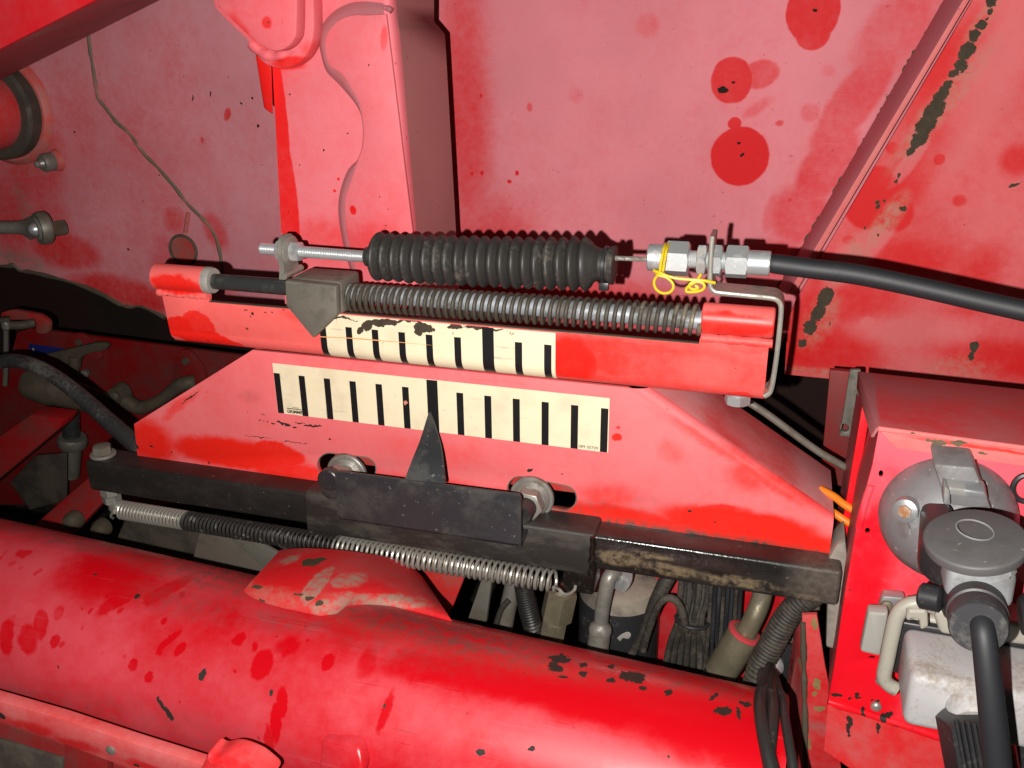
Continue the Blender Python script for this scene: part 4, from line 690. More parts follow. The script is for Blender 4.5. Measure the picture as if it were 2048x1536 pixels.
fo = [(1757, 862), (1745, 929), (1716, 1037), (1689, 1190), (1668, 1335), (1656, 1402), (1809, 1456), (2200, 1560), (2200, 920)]
hol = [circ(1762, 948, 4.5, 7, 10), circ(1735, 1062, 5, 6, 10), circ(1744, 1316, 7, 4, 12)]
mb = MB().plate(fo, YX, 3, .5, hol); link('front_face', mb, bp, t)
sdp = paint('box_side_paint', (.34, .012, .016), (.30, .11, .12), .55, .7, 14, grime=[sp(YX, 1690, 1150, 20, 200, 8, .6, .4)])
l0 = [at(a, b, YX + .5) for a, b in ((1757, 862), (1745, 929), (1716, 1037), (1689, 1190), (1668, 1335), (1656, 1402))]; link('left_side', MB().grid([[p, p + V((1.5, 45, 0)), p + V((3, 95, 0))] for p in l0]), sdp, t)
q = [at(a, b, YX - .6) for a, b in ((1742, 970), (1728, 1012), (1718, 1055))]; link('hinge_rib', MB().tube(catmull(q, 5), 2.2, 10), bp, t)
lm = paint('lid_paint', (.40, .010, .014), (.30, .11, .11), .40, .9, 15, du=[sp(0, *a) for a in ((1990, 790, 100, 30, 8, .5, .5), (1740, 800, 14, 50, -14, .3, .7), (1860, 865, 120, 14, 6, .4, .4))], streak=(.5, 1, 1.6), speck=.2)
ll = paint('lid_lip_paint', (.62, .03, .02), (.64, .185, .17), .88, .5, 14, chips=[sp(-52, *a) for a in ((1862, 879, 12, 4, 10), (1880, 885, 14, 7, -8), (1870, 890, 5, 5), (1918, 884, 15, 6, 5), (1825, 865, 5, 2), (1965, 906, 12, 2, 8))], cl=[sp(-52, 1960, 890, 120, 4, 9, .5, .8)], chipcol=(.10, .075, .045))
T_ = [at(1752, 856, -52), at(2220, 915, -52)]; zl = T_[0].z; Lx0 = T_[0].x
bl = at(1716, 742, 60); br = at(2200, 792, 60)
top_q = [at(1753, 854, -52), at(2220, 918, -52), at(2220, 797, 52), at(1716, 742, 52)]
link('lid_top', MB().hull8(top_q, [p + V((0, .3, -3)) for p in top_q], 1.), lm, t)
sd_q = [at(1716, 742, 52), at(1753, 855, -52)]; link('lid_side', MB().hull8([sd_q[0], sd_q[1], at(1741, 874, -52), at(1713, 776, 52)], [p + V((1.8, 0, -.2)) for p in (sd_q[0], sd_q[1], at(1741, 874, -52), at(1713, 776, 52))], .4), lm, t)
link('lid_lip', MB().plate([(1755, 857), (2220, 920), (2220, 956), (2048, 933), (1793, 897), (1775, 880)], -53, 3, .6), ll, t)
q = [at(L(1756, 2200, k / 20), L(857, 916, k / 20), -52.5) for k in range(21)]; link('lid_fold', MB().tube(q, 1.5, 10), ll, t)
yq = at(1660, 1405, YX); b2 = [at(a, b, YX) for a, b in ((1657, 1401), (1809, 1456), (2200, 1562))]; b3 = [at(a, b, YX - 40) for a, b in ((1648, 1500), (1790, 1600), (2200, 1760))]
link('base_ledge', MB().grid([[p - V((0, 0, .4)) for p in b2], [L(a, b, .5) for a, b in zip(b2, b3)], b3]), paint('ledge_paint', (.50, .012, .016), (.38, .13, .12), .42, 1., 14, chips=[sp(YX - 20, *a) for a in ((1680, 1440, 20, 6), (1700, 1470, 6, 4), (1760, 1490, 4))]), t)
q = [at(L(1656, 2100, k / 26), L(1402, 1544, k / 26), YX - 1) for k in range(27)]; link('weld_bead', MB().tube(q, [2.2 + .8 * random.random() for _ in q], 8), bp, t, 60)
for a, b in ((1752, 1412), (1762, 1360)): c = at(a, b, YX); link('screw', MB().lathe(c, c - V((0, 2.5, 0)), [(0, 3.4), (.6, 3.2), (1, 1.8)], 16), 'zincdirty', t)
c = at(2052, 975, YX); link('hole_ring', MB().tube([c + V((math.cos(k * math.pi / 14) * 6.4, -.6, math.sin(k * math.pi / 14) * 8)) for k in range(29)], 1.7, 8, False), 'plastic', t)
# red post behind the box, seen along its left side
t = thing('red_post', 'narrow bright red post between the trapezoid plate and the control box', 'post', at(1700, 1100, 8))
link('post_face', MB().plate([(1724, 815), (1742, 815), (1709, 1000), (1690, 1100), (1676, 1100), (1693, 1000)], 20, 3, .4), paint('post_paint', (.66, .004, .012), (.6, .06, .06), .1, .5, 14), t)
l0 = [at(a, b, 20.5) for a, b in ((1724, 815), (1693, 1000), (1676, 1100))]; link('post_side', MB().grid([[p, p + V((.5, 25, -4)), p + V((0, 50, -10))] for p in l0]), sdp, t)
for k, (pts, lab) in enumerate((([(1640, 978, 30, 8), (1668, 993, 25, 8), (1690, 1010, 20, 8), (1725, 1030, 15, 8)], 'upper of the two orange cables beside the plate corner'), ([(1640, 1010, 28, 8), (1668, 1026, 22, 8), (1695, 1044, 18, 8), (1725, 1058, 14, 8)], 'lower of the two orange cables beside the plate corner'))):
    hose('orange_cable', pts, 'orange', None, 12, label=lab, cat='cable', group='orange cables beside the box')

# ---------------------------------------------------------------- round cast socket and plug
c = at(1893, 1030, YX); ax = V((0, -1, 0)); R0 = rmm(c, 128)
t = thing('round_socket', 'grey cast metal round socket housing on the control box front', 'socket', c - V((0, 0, R0)))
link('housing', MB().lathe(c, c + ax * 34, [(0, R0), (.12, R0), (.3, R0 * .97), (.5, R0 * .89), (.7, R0 * .75), (.88, R0 * .56), (1, R0 * .40)], 64), 'alu', t, 60)
hb = [at(a, b, -72) for a, b in ((1866, 928), (1950, 935), (1985, 1022), (1893, 1010))]; link('hinge_cover', MB().hull8(hb, [p + V((0, 34, 4)) for p in hb], 1.6), 'alu', t)
hb = [at(a, b, -78) for a, b in ((1894, 975), (1970, 985), (1976, 1000), (1898, 990))]; link('hinge_plate', MB().hull8(hb, [p + V((0, 8, 3)) for p in hb], .8), 'alub', t)
hb = [at(a, b, -80) for a, b in ((1888, 972), (1900, 980), (1902, 1012), (1886, 1010))]; link('hinge_knuckle', MB().hull8(hb, [p + V((0, 12, 2)) for p in hb], 1.2), 'alub', t)
c2 = at(1812, 1020, -66); a2 = V((-.35, -1, .15)).normalized(); link('screw_recess', MB().lathe(c2 + a2 * -3, c2 + a2 * 3, [(0, 7), (.9, 6.6), (1, 5.4)], 24), 'alub', t)
link('rusty_screw', MB().lathe(c2 + a2 * 2.5, c2 + a2 * 4.6, [(0, 3.9), (.7, 3.7), (1, 2.4)], 6), metal('rust', (.30, .12, .045), (.42, .38, .33), .8, .1, .7, 120), t, label='rusty fixing screw')
hb = [at(a, b, -70) for a, b in ((1808, 1030), (1828, 1022), (1858, 1060), (1828, 1085))]; link('rib', MB().hull8(hb, [p + V((0, 14, 2)) for p in hb], 2.6), 'alub', t)
t = thing('cable_plug', 'grey and black angled plug with round flap pushed into the round socket', 'plug', at(1955, 1260, -120))
cc = at(1950, 1074, -142); toC = (CAM - cc).normalized(); upv = (-CD - toC * (-CD).dot(toC)).normalized(); nd = (toC * math.cos(math.radians(52)) + upv * math.sin(math.radians(52))).normalized(); Rd = rmm(cc, 96)
link('flap_disc', MB().lathe(cc, cc - nd * 5, [(0, Rd * .94), (.1, Rd * .99), (.25, Rd), (1, Rd * .98)], 56), 'plugflap', t, 50)
rr = CR; fw = nd.cross(rr).normalized(); e0 = cc + nd * .3 + upv * 3
link('embossed_ring', MB().tube([e0 + (rr * math.cos(k * math.pi / 20) + fw * math.sin(k * math.pi / 20)) * Rd * .36 for k in range(41)], .45, 6, False), 'plugbody', t)
pf_ = [at(a, b, y) for a, b, y in ((1896, 1136, -128), (2024, 1144, -128), (2038, 1152, -128), (2026, 1222, -134), (1888, 1196, -132))]
link('plug_body', MB().hull8(pf_, [p + V((0, 40, 0)) for p in pf_], 3.4, 3), 'plugbody', t)
pf_ = [at(a, b, y) for a, b, y in ((1836, 1082, -100), (1905, 1090, -118), (1902, 1185, -122), (1868, 1180, -112), (1832, 1150, -102))]; link('left_ear', MB().hull8(pf_, [p + V((4, 36, 6)) for p in pf_], 5, 3), 'plastic', t)
a, b = at(1838, 1190, -112), at(1885, 1200, -116); link('hinge_barrel', MB().lathe(a, b, [(0, 5), (.12, 6.6), (.9, 6.6), (1, 5)], 28), 'plastic', t)
pf_ = [at(a, b, y) for a, b, y in ((1872, 1190, -110), (1920, 1196, -128), (1925, 1268, -128), (1885, 1240, -112))]; link('lower_shoulder', MB().hull8(pf_, [p + V((4, 26, 2)) for p in pf_], 4, 3), 'plastic', t)
g0, g1 = at(1952, 1212, -132), at(1957, 1256, -154); rg = rmm(g0, 56); gd = (g1 - g0)
link('gland_nut', MB().tube([g0, L(g0, g1, .06), L(g0, g1, .42), L(g0, g1, .44), L(g0, g1, .52), L(g0, g1, .54), L(g0, g1, .95), g1, L(g0, g1, .99), L(g0, g1, .6)], [rg * .95, rg, rg * 1.0, rg * .92, rg * .92, rg * .97, rg * .95, rg * .90, rg * .74, rg * .70], 44), 'gland', t, 50)
link('gland_seal', MB().lathe(L(g0, g1, .62), L(g0, g1, .80), [(0, rg * .69), (1, rg * .69)], 32), 'greyplastic', t)
hose('plug_cable', [(1960, 1232, -146, 22), (1966, 1262, -156, 23), (1974, 1330, -162, 24.5), (1984, 1420, -166, 26), (1994, 1520, -168, 27), (2002, 1620, -170, 27)], 'hose', t, 24)
# dark round bulk at the right edge
t = thing('neighbour_cap', 'dark plastic cap at the right edge beside the angled plug', 'cap', at(2046, 1240, -100)); a, b = at(2040, 1232, -100), at(2120, 1232, -100); link('cap_body', MB().lathe(a, b, [(0, 9), (.2, 12), (1, 12)], 32), 'plastic', t)

# ---------------------------------------------------------------- white multipole connector
t = thing('white_connector', 'white rectangular multipole connector with beige locking lever below the plug', 'connector', at(1930, 1490, -100))
yf, yr_ = -107, -62; hx0 = X(1814, 1400, yf); hx1 = hx0 + 95; hz1 = Z(1826, 1350, yf); hz0 = Z(1850, 1462, yf)
def slope_box(x0, x1, y0, y1, z0, z1, sl, bev, seg=3):
    q = lambda y: [V((x, y, z + (x - x0) * sl)) for x, z in ((x0, z1), (x1, z1), (x1, z0), (x0, z0))]; return MB().hull8(q(y0), q(y1), bev, seg)
link('hood', slope_box(hx0, hx1, yf, yr_, hz0, hz1, -.02, 5), 'white', t, 50)
link('base_frame', slope_box(hx0 - 4, hx1 + 4, yr_ + 2, YX - 1, hz0 + 4, hz1 + 6, -.02, 3), 'beige', t)
link('gasket', slope_box(hx0 - 2.5, hx1 + 2.5, yr_ - 2, yr_ + 4, hz0 + 1, hz1 + 3, -.02, 2), 'plastic', t)
q = catmull([at(a, b, -74) for a, b in ((1870, 1214), (1838, 1206), (1812, 1212), (1794, 1232), (1784, 1270), (1774, 1320), (1768, 1352), (1776, 1368), (1792, 1378))], 6); link('locking_lever', MB().tube(q, 4.2, 12), 'beige', t)
link('lever_top', MB().plate(round_poly([(1812, 1218), (1856, 1220), (1858, 1256), (1840, 1262), (1838, 1240), (1812, 1244)], 6), -80, 14, 2.), 'beige', t)
link('lever_wing', MB().plate(round_poly([(1736, 1224), (1778, 1226), (1760, 1314), (1720, 1304)], 6), -66, 9, 1.8), 'greyplastic', t)
link('mount_flange', MB().plate(round_poly([(1764, 1192), (1812, 1196), (1806, 1228), (1756, 1224)], 8), -52, 8, 1.5), 'alub', t); c = at(1773, 1211, -52); link('screw', MB().lathe(c, c - V((0, 2.2, 0)), [(0, 3.6), (.7, 3.4), (1, 2.4)], 20), 'brass', t)
pf_ = [at(a, b, -66) for a, b in ((1862, 1216), (1990, 1238), (2100, 1260), (2100, 1300), (1990, 1286), (1880, 1270))]; link('beige_cover', MB().hull8(pf_, [p + V((0, 22, 0)) for p in pf_], 3, 3), 'beige', t)
c0, c1 = V((X(1930, 1440, yf), yf + 14, hz0 + 6)), None; c0 = at(1940, 1400, yf - 2); c1 = at(1948, 1470, yf - 8)
link('gland_boss', MB().lathe(at(1944, 1400, yf + 6), at(1950, 1450, yf - 8), [(0, 14), (.8, 13.4), (1, 12)], 36), 'white', t)
g0, g1 = at(1940, 1428, yf - 10), at(1966, 1570, yf - 20); link('cable_gland', MB().hexa(g0, g1, 14.5, .2), 'plastic', t)
for k in range(5): a = at(1912 + k * 12, 1440 + k * 3, yf - 27); link('grip_rib', MB().tube([a, a + (g1 - g0) * .9], 1.1, 6), 'plastic', t)
hose('side_cable', [(2032, 1390, -90, 16), (2040, 1450, -96, 16), (2056, 1540, -100, 17), (2070, 1600, -100, 17)], 'plastic', t)

# ================================================================ THINGS SEEN BETWEEN BAR AND TUBE
YG = 40
# red upright channel beside the box
t = thing('red_upright', 'chipped red upright channel with a rusty slot left of the control box', 'post', at(1620, 1500, 0))
um = paint('upright_paint', (.46, .008, .012), (.46, .13, .12), .48, 1.0, 16, chips=[sp(-10, *a) for a in ((1628, 1240, 6, 14), (1634, 1360, 8, 14), (1630, 1380, 6, 6), (1612, 1440, 3, 40), (1618, 1480, 6, 12), (1600, 1340, 3, 10), (1640, 1410, 10, 7))], chipcol=(.20, .13, .05), grime=[sp(-10, *a) for a in ((1650, 1450, 50, 14, 30, .5, .7), (1600, 1420, 20, 60, 0, .6, .4))], grimecol=(.22, .14, .13))
link('front_web', MB().plate([(1604, 1231), (1634, 1230), (1650, 1330), (1668, 1420), (1690, 1600), (1606, 1600), (1605, 1440)], -14, 4, .8), um, t)
link('left_web', MB().hull8([at(1603, 1240, -12), at(1608, 1440, -14), at(1608, 1600, -16), at(1575, 1600, 20), at(1568, 1400, 20), at(1588, 1265, 20)], [p + V((3, 1, 0)) for p in (at(1603, 1240, -12), at(1608, 1440, -14), at(1608, 1600, -16), at(1575, 1600, 20), at(1568, 1400, 20), at(1588, 1265, 20))], .5), um, t)
q = [at(1606 + k * .25, 1245 + k * 12, -15) for k in range(30)]; link('edge_bead', MB().tube(q, [1.4 + .9 * random.random() for _ in q], 8), 'brownsteel', t, 60)
# pipes and fittings
def fitting(name, label, cat, base, group=None): return thing(name, label, cat, base, group)
t = fitting('elbow_pipe', 'grey zinc elbow pipe with crimped hose end beneath the bar sleeve', 'pipe', at(1195, 1300, 30), 'hydraulic hose elbows')
hose('bent_pipe', [(1238, 1150, 42, 15), (1226, 1148, 36, 15), (1217, 1158, 32, 15), (1211, 1185, 30, 15), (1205, 1215, 30, 15), (1202, 1250, 30, 14)], 'zincdirty', t, 24)
a, b = at(1203, 1240, 30), at(1193, 1318, 30); link('crimp_collar', MB().lathe(a, b, [(0, 5), (.08, 5.6), (.14, 7.6), (.18, 8.4), (.26, 8.8), (.28, 8.2), (1, 8.4)], 36), 'zincdirty', t)
a, b = at(1232, 1152, 42), at(1252, 1158, 46); link('hex_nut', MB().hexa(a, b, 9), 'zinc', t)
t = fitting('elbow_pipe', 'yellowish elbow pipe with red ring and long crimp sleeve near the right upright', 'pipe', at(1440, 1345, 30), 'hydraulic hose elbows')
hose('bent_pipe', [(1526, 1180, 40, 20), (1520, 1205, 36, 20), (1510, 1230, 32, 20), (1496, 1258, 30, 20), (1488, 1272, 30, 20)], 'brass', t, 26)
a, b = at(1492, 1262, 30), at(1440, 1346, 26); link('crimp_sleeve', MB().lathe(a, b, [(0, 8), (.02, 11.6), (.1, 12), (.8, 12), (.82, 11.7), (1, 11.7)], 40), 'brass', t)
a2_ = L(a, b, .02); link('red_ring', MB().lathe(a2_ - (b - a).normalized() * .6, a2_ + (b - a).normalized() * 2.4, [(0, 11.4), (.2, 12.6), (.8, 12.6), (1, 12)], 40), 'redring', t)
hose('rubber_hose', [(1444, 1340, 27, 30), (1425, 1372, 24, 30), (1405, 1410, 20, 30)], 'hose', t, 24)
t = fitting('hex_adapter', 'brownish hex pipe adapter below the right end of the tension spring', 'fitting', at(1110, 1280, 34))
a, b = at(1124, 1180, 36), at(1112, 1236, 34); link('large_hex', MB().hexa(a, b, 11, .15), 'brass', t); link('dome_end', MB().lathe(at(1126, 1172, 38), L(a, b, .15), [(0, 8), (1, 11)], 30), 'brass', t)
a, b = at(1110, 1238, 34), at(1100, 1290, 34); link('flange_ring', MB().lathe(at(1113, 1232, 34), at(1109, 1246, 34), [(0, 8), (.3, 9.4), (1, 9.4)], 32), 'brass', t); link('small_hex', MB().hexa(a, b, 9, .3), 'brass', t)
t = fitting('oil_filter', 'black canister with a dusty cream cap behind the zinc elbow', 'canister', at(1235, 1320, 90))
c = at(1240, 1185, 85); a = c + V((0, 0, 5)); rf_ = rmm(c, 80)
link('canister', MB().lathe(c, c - V((0, 0, 90)), [(0, rf_), (.02, rf_ + .5), (1, rf_ + .5)], 48), 'plastic', t); link('cap', MB().lathe(c + V((0, 0, 14)), c, [(0, rf_ * .8), (.2, rf_ * .93), (.7, rf_ * .97), (1, rf_)], 48), metal('cream_cap', (.30, .26, .21), (.10, .085, .07), .45, 0, .6, 24), t)
link('paint_mark', MB().plate(smooth2([(1234, 1276), (1244, 1268), (1256, 1264), (1262, 1270), (1256, 1278), (1246, 1276), (1240, 1282), (1234, 1276)], 3), c.y - rf_ - .3, .5, .1), 'greyplastic', t)
t = fitting('conduit', 'small black corrugated conduit left of the brownish hex adapter', 'conduit', at(1060, 1260, 40))
q, r = pxt([(1046, 1168, 46, 17), (1052, 1200, 44, 18), (1062, 1240, 42, 18), (1075, 1290, 40, 18)], 16); link('corrugation', MB().tube(q, [a * (1 + .10 * (i % 2)) for i, a in enumerate(r)], 20), 'cable', t, 20)
t = fitting('conduit', 'black corrugated conduit curving down right of the yellowish elbow', 'conduit', at(1530, 1350, 20))
q, r = pxt([(1640, 1180, 22, 24), (1600, 1205, 20, 24), (1570, 1240, 18, 24), (1545, 1285, 16, 24), (1522, 1330, 14, 24), (1505, 1390, 12, 24)], 14); link('corrugation', MB().tube(q, [a * (1 + .09 * (i % 2)) for i, a in enumerate(r)], 22), 'cabledusty', t, 20)
hose('grey_pipe', [(1030, 1140, 60, 17), (1024, 1180, 58, 17), (1015, 1220, 56, 17), (1006, 1270, 54, 17)], 'oldsteel', label='dull grey pipe behind the right half of the tension spring', cat='pipe')
hose('thin_hose', [(1018, 1200, 50, 6), (1002, 1220, 48, 6), (992, 1250, 46, 6)], 'cabledusty', label='thin dusty hose branching beside the dull grey pipe', cat='hose')
link('strap_iron', MB().plate([(966, 1150), (985, 1150), (972, 1245), (935, 1240)], 50, 6, .8), 'oldsteel', label='flat dusty steel strap left of the dull grey pipe', cat='strap')
link('pink_gusset', MB().plate([(840, 1120), (935, 1140), (905, 1215), (888, 1245), (860, 1235)], 62, 6, 1), 'dirtyred', label='dull pink gusset plate beside the chipped tube saddle', cat='gusset')
hose('grey_hose', [(1345, 1140, 50, 15), (1328, 1170, 46, 15), (1308, 1210, 42, 13), (1288, 1260, 40, 9), (1258, 1320, 38, 8)], 'cabledusty', label='dusty grey hose slanting down right of the canister', cat='hose')
hose('arched_hose', [(1285, 1300, 36, 8), (1300, 1250, 35, 8), (1318, 1208, 34, 8), (1338, 1196, 34, 8), (1356, 1206, 34, 8), (1366, 1230, 36, 8), (1372, 1262, 40, 8)], 'cabledusty', label='thin dusty hose arching over beside the cable bundle', cat='hose')
bk = thing('cable_bundle', 'bundle of dusty brown cables held by a black tie above the big tube', 'cables', at(1385, 1340, 40))
for k in range(7):
    x = 1352 + k * 9; hose('cable', [(x + 12, 1150, 52 + (k % 3) * 5, 6.5), (x + 8, 1200, 50 + (k % 2) * 5, 6.5), (L(x, 1384, .15), 1240, 48, 6.5), (x - 4 + (k - 3) * 3, 1290, 48 + (k % 3) * 4, 6.5), (x - 10 + (k - 3) * 6, 1370, 46, 6.5)], 'cabledusty', bk, 9, 5)
q = [at(1384, 1241, 44) + V((math.cos(a * .35) * 12, math.sin(a * .35) * 9, -math.cos(a * .35) * 1.)) for a in range(19)]; link('cable_tie', MB().tube(q, 1.6, 8, False), 'plastic', bk)
bk = thing('wire_bundle', 'bundle of thin black wires between dusty cables and yellowish elbow', 'cables', at(1445, 1340, 44))
for k in range(8):
    x = 1416 + k * 8.5; hose('wire', [(x + 8, 1150, 46 + (k % 3) * 6, 4.2), (x + 4, 1210, 46 + (k % 2) * 6, 4.2), (x, 1270, 46, 4.2), (x - 6 + (k % 3) * 4, 1330, 44, 4.2), (x - 12 + (k % 2) * 6, 1390, 42, 4.2)], 'hose' if k % 3 else 'cabledusty', bk, 8, 5)
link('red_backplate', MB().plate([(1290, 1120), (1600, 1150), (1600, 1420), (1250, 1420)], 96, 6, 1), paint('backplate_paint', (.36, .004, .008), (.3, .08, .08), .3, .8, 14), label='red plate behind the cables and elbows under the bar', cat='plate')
link('grey_backplate', MB().plate([(1560, 1235), (1640, 1205), (1640, 1310), (1500, 1300)], 60, 5, 1), 'brownsteel', label='dusty grey plate behind the corrugated conduit near the upright', cat='plate')
c = at(1545, 1328, 28); t = thing('dome_nut', 'shiny dome nut on a dark plate beside the red upright', 'nut', c - V((0, 0, 8))); link('nut_body', MB().lathe(c, c + V((0, -9, 1)), [(0, 8), (.4, 8), (.75, 5.5), (.95, 2.5), (1, .5)], 24), 'zinc', t); link('seat_plate', MB().plate([(1510, 1290), (1600, 1296), (1590, 1400), (1510, 1395)], 32, 5, .8), 'plastic', t)
t = thing('black_cable_loop', 'black taped cables hanging over the tube beside the red upright', 'cables', cyl(1540, 1536))
def draped(name, pts):
    P = [at(a, b, 10) if b < 1345 else cyl(a, b) - (cyl(a, b) - CAM).normalized() * (r * .32) for a, b, r in pts]; Q = catmull(P, 8); RR = [v.x for v in catmull([V((rmm(p, q[2]), 0, 0)) for p, q in zip(P, pts)], 8)]; link(name, MB().tube(Q, RR, 16), 'cable', t)
draped('taped_cable', [(1540, 1330, 8), (1528, 1372, 13), (1523, 1385, 13), (1520, 1410, 13), (1524, 1450, 14), (1534, 1500, 15), (1548, 1560, 17)])
draped('second_cable', [(1542, 1335, 8), (1540, 1374, 12), (1545, 1400, 12), (1546, 1440, 12), (1542, 1490, 11), (1538, 1560, 11)])
draped('outer_cable', [(1548, 1342, 7), (1556, 1378, 9), (1566, 1400, 9.5), (1570, 1440, 9.5), (1580, 1500, 10), (1592, 1570, 11)])
a = at(1530, 1345, 0); link('cable_tie', MB().box(a.x - 5, a.x + 7, -18, -4, a.z - 4, a.z + 7, 1.5), 'plastic', t)
# right gap
hose('pale_hose', [(1480, 795, 60, 7), (1525, 822, 60, 7.5), (1580, 862, 62, 7.5), (1640, 905, 64, 7.5), (1710, 945, 66, 7.5)], 'oldsteel', label='pale dusty thin hose in the dark gap right of the rail', cat='hose')
t = thing('gap_post', 'dark red post with a grey slotted plate in the gap left of the box', 'post', at(1680, 960, 150))
link('post_body', MB().plate([(1660, 740), (1720, 745), (1720, 985), (1640, 960)], 150, 6, .8), 'darkred', t); link('slotted_plate', MB().plate(round_poly([(1700, 740), (1722, 740), (1718, 876), (1678, 872), (1684, 842)], 4), 142, 4, .6, [circ(1690, 856, 8, 8, 14)]), 'oldsteel', t)

# ================================================================ LEFT MECHANISM (dim)
YM = 430
t = thing('linkage_plate', 'dark red linkage plate with round ears in the dim left background', 'plate', at(300, 1000, YM))
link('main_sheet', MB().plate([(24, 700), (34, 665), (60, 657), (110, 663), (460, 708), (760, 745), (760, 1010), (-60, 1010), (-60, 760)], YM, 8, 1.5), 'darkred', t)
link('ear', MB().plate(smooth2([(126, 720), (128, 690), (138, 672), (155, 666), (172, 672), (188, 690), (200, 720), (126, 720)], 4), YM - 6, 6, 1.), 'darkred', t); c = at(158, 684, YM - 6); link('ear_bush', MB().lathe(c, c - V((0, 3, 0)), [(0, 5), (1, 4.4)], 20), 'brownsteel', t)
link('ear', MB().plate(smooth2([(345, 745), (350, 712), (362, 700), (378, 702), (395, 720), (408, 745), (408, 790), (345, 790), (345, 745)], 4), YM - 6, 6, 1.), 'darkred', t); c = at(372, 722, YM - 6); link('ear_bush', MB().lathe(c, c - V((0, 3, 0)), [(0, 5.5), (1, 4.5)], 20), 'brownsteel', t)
link('sticker', MB().plate([(57, 687), (128, 697), (128, 708), (60, 712)], YM - .6, .6, .05), 'blue', t); c = at(66, 700, YM - .9); link('sticker_mark', MB().plate(smooth2([(64, 697), (67, 696), (68.5, 701), (66, 705), (64, 697)], 3), YM - .9, .2, .02), 'white', t)
t = thing('ball_link', 'thin steel ball link rod on a small red bracket at the left edge', 'link', at(12, 770, YM - 30))
link('bracket', MB().plate(round_poly([(0, 626), (24, 619), (78, 629), (98, 644), (96, 668), (72, 668), (70, 640), (4, 640)], 8), YM - 8, 8, 1.2), 'dirtyred', t)
hose('link_rod', [(12, 648, YM - 34, 5), (12, 690, YM - 34, 5), (12, 730, YM - 34, 5), (10, 770, YM - 34, 5)], 'oldsteel', t); c = at(12, 650, YM - 34); link('ball', MB().lathe(c + V((0, 0, 7)), c - V((0, 0, 8)), [(0, 3), (.2, 5.5), (.5, 6.4), (.8, 5.5), (1, 2)], 22), 'zincdirty', t); link('cap_nut', MB().hexa(c + V((0, 0, 5)), c + V((0, 0, 11)), 6), 'brownsteel', t)
hose('pin', [(20, 650, YM - 30, 9), (44, 650, YM - 24, 9), (70, 645, YM - 14, 9)], 'brownsteel', t)
t = thing('lever_blade', 'dusty brown lever blade on a hub above the vertical strut', 'lever', at(140, 740, YM - 40))
link('blade', MB().plate(smooth2([(80, 712), (110, 704), (150, 695), (190, 686), (208, 687), (213, 694), (206, 702), (180, 707), (160, 716), (150, 735), (130, 728), (110, 716), (80, 712)], 3), YM - 44, 9, 2.), 'brownsteel', t)
a, b = at(150, 712, YM - 40), at(150, 755, YM - 40); link('hub', MB().lathe(a, b, [(0, 8), (.4, 8), (.6, 5.5), (1, 5.5)], 24), 'brownsteel', t); c = at(173, 745, YM - 20); link('bolt', MB().hexa(c, c - V((-2, 8, 0)), 5), 'oldsteel', t)
t = thing('actuator', 'brown dusty cylindrical actuator body beneath the curved black hose', 'actuator', at(120, 830, YM - 50))
a, b = at(52, 762, YM - 60), at(220, 812, YM - 50); link('body', MB().lathe(a, b, [(0, 12), (.03, 20), (.1, 23), (.35, 23), (.4, 20), (.7, 18), (1, 15)], 36), 'brownsteel', t)
c = at(236, 790, YM - 40); link('end_cap', MB().lathe(c + V((0, 12, 0)), c - V((2, 5, 0)), [(0, 14), (.6, 13), (1, 11)], 30), 'brownsteel', t); link('boss', MB().lathe(c, c - V((2, 9, 0)), [(0, 6.5), (1, 5.5)], 22), 'oldsteel', t)
hose('arm', [(250, 800, YM - 36, 16), (280, 815, YM - 34, 14), (320, 800, YM - 30, 12), (360, 770, YM - 24, 14), (390, 765, YM - 14, 16)], 'brownsteel', t)
a, b = at(140, 792, YM - 46), at(143, 880, YM - 46)
t = thing('vertical_strut', 'vertical steel strut with a round collar left of the bar end', 'strut', at(140, 940, YM - 46)); link('upper_rod', MB().tube([a, b], rmm(a, 17), 24), 'rod', t); a2, b2 = at(145, 873, YM - 46), at(145, 892, YM - 46); link('collar', MB().lathe(a2, b2, [(0, rmm(a2, 25)), (.2, rmm(a2, 28)), (.8, rmm(a2, 28)), (1, rmm(a2, 25))], 32), 'oldsteel', t); link('lower_rod', MB().tube([b2, at(140, 950, YM - 46)], rmm(a2, 18), 24), 'oldsteel', t)
def arm(label, quad, y0, y1, mat, th=24): A = [at(a, b, y) for a, b, y in quad]; return link('link_arm', MB().hull8(A, [p + V((2, th, 3)) for p in A], 2.), mat, label=label, cat='arm')
arm('dark red diagonal arm below the bolt at the left bar end', ((250, 890, 260), (300, 915, 250), (206, 1005, 220), (140, 1075, 200), (40, 1075, 200)), 0, 0, 'armred')
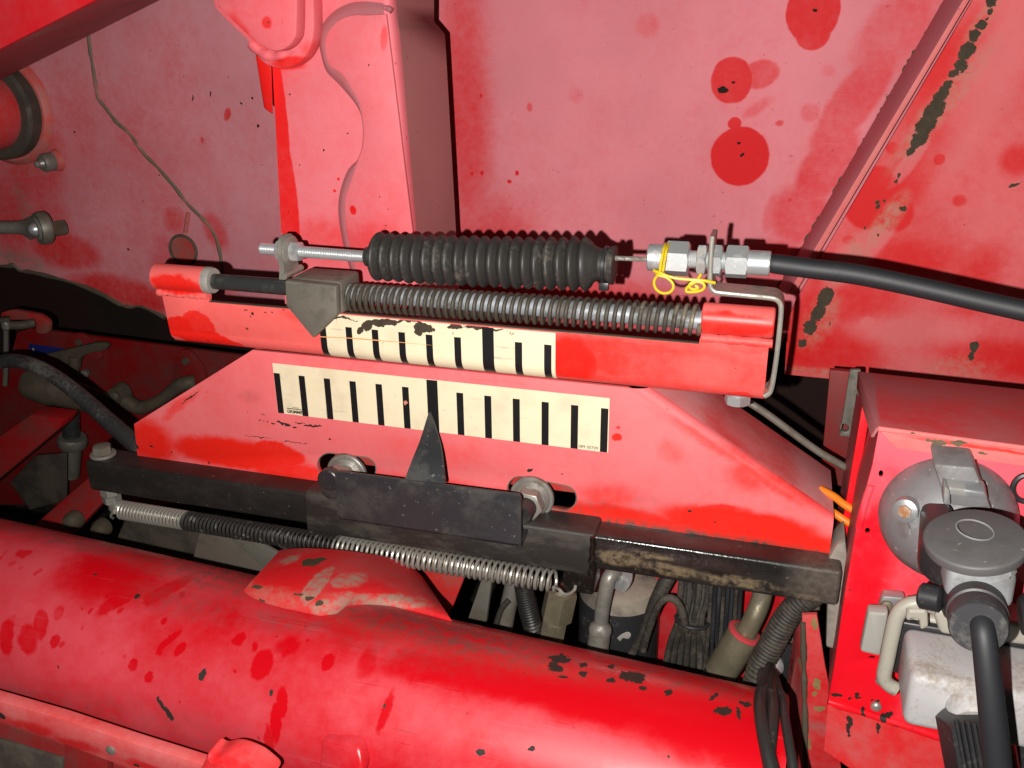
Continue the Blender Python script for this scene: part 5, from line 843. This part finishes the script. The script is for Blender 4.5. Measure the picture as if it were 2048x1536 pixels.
arm('dark red arm at the left edge above the soil covered block', ((-40, 900, 280), (60, 830, 290), (130, 838, 290), (118, 858, 285), (-40, 990, 270)), 0, 0, 'armred')
link('soil_block', MB().hull8([at(a, b, 330) for a, b in ((20, 965), (70, 910), (135, 905), (135, 1000), (60, 1020))], [at(a, b, 390) for a, b in ((20, 965), (70, 910), (135, 905), (135, 1000), (60, 1020))], 2), 'dirtdark', label='dark soil covered block between the two red arms', cat='block')
for a, b, l_ in ((140, 1046, 'dusty bolt head at the foot of the red arm, left one'), (196, 1062, 'dusty bolt head at the foot of the red arm, right one')): c = at(a, b, 190); link('arm_bolt', MB().lathe(c + V((0, 10, 0)), c - V((-1, 6, -2)), [(0, 11), (.6, 10), (.9, 7), (1, 3)], 24), 'brownsteel', label=l_, cat='bolt', group='bolt heads at the arm foot')
hose('black_hose', [(-80, 775, 70, 15), (-35, 738, 66, 14.5), (0, 724, 64, 14), (35, 722, 62, 14), (75, 734, 58, 14.5), (120, 760, 54, 15), (170, 800, 50, 16), (215, 840, 44, 17), (255, 875, 38, 18), (300, 915, 32, 18), (340, 955, 26, 18)], 'hosedusty', None, 22, label='thick dusty black hose curving down from the left edge to the plate', cat='hose')
link('soil_tray', MB().hull8([at(a, b, 150) for a, b in ((250, 1040), (640, 1090), (640, 1260), (180, 1200))], [at(a, b, 190) for a, b in ((250, 1040), (640, 1090), (640, 1260), (180, 1200))], 1.), 'dirtdark', label='dark soil covered tray seen below the left part of the tension spring', cat='tray')
link('dusty_gusset', MB().plate([(400, 1060), (455, 1068), (540, 1150), (380, 1140)], 60, 5, .8), metal('dusty_gusset_paint', (.13, .105, .085), (.07, .055, .045), .5, 0, .75, 40), label='dusty brown triangular gusset below the tension spring', cat='gusset')
link('steel_gusset', MB().plate([(448, 1066), (500, 1075), (575, 1118), (540, 1150)], 52, 4, .8), 'oldsteel', label='grey steel gusset sliver left of the chipped tube saddle', cat='gusset')

print('TUBE', [tuple(round(v) for v in cyl(a,b)) for a,b in ((0,1100),(0,1380),(700,1300),(1190,1500),(1500,1400),(1560,1500))], T0, T1)
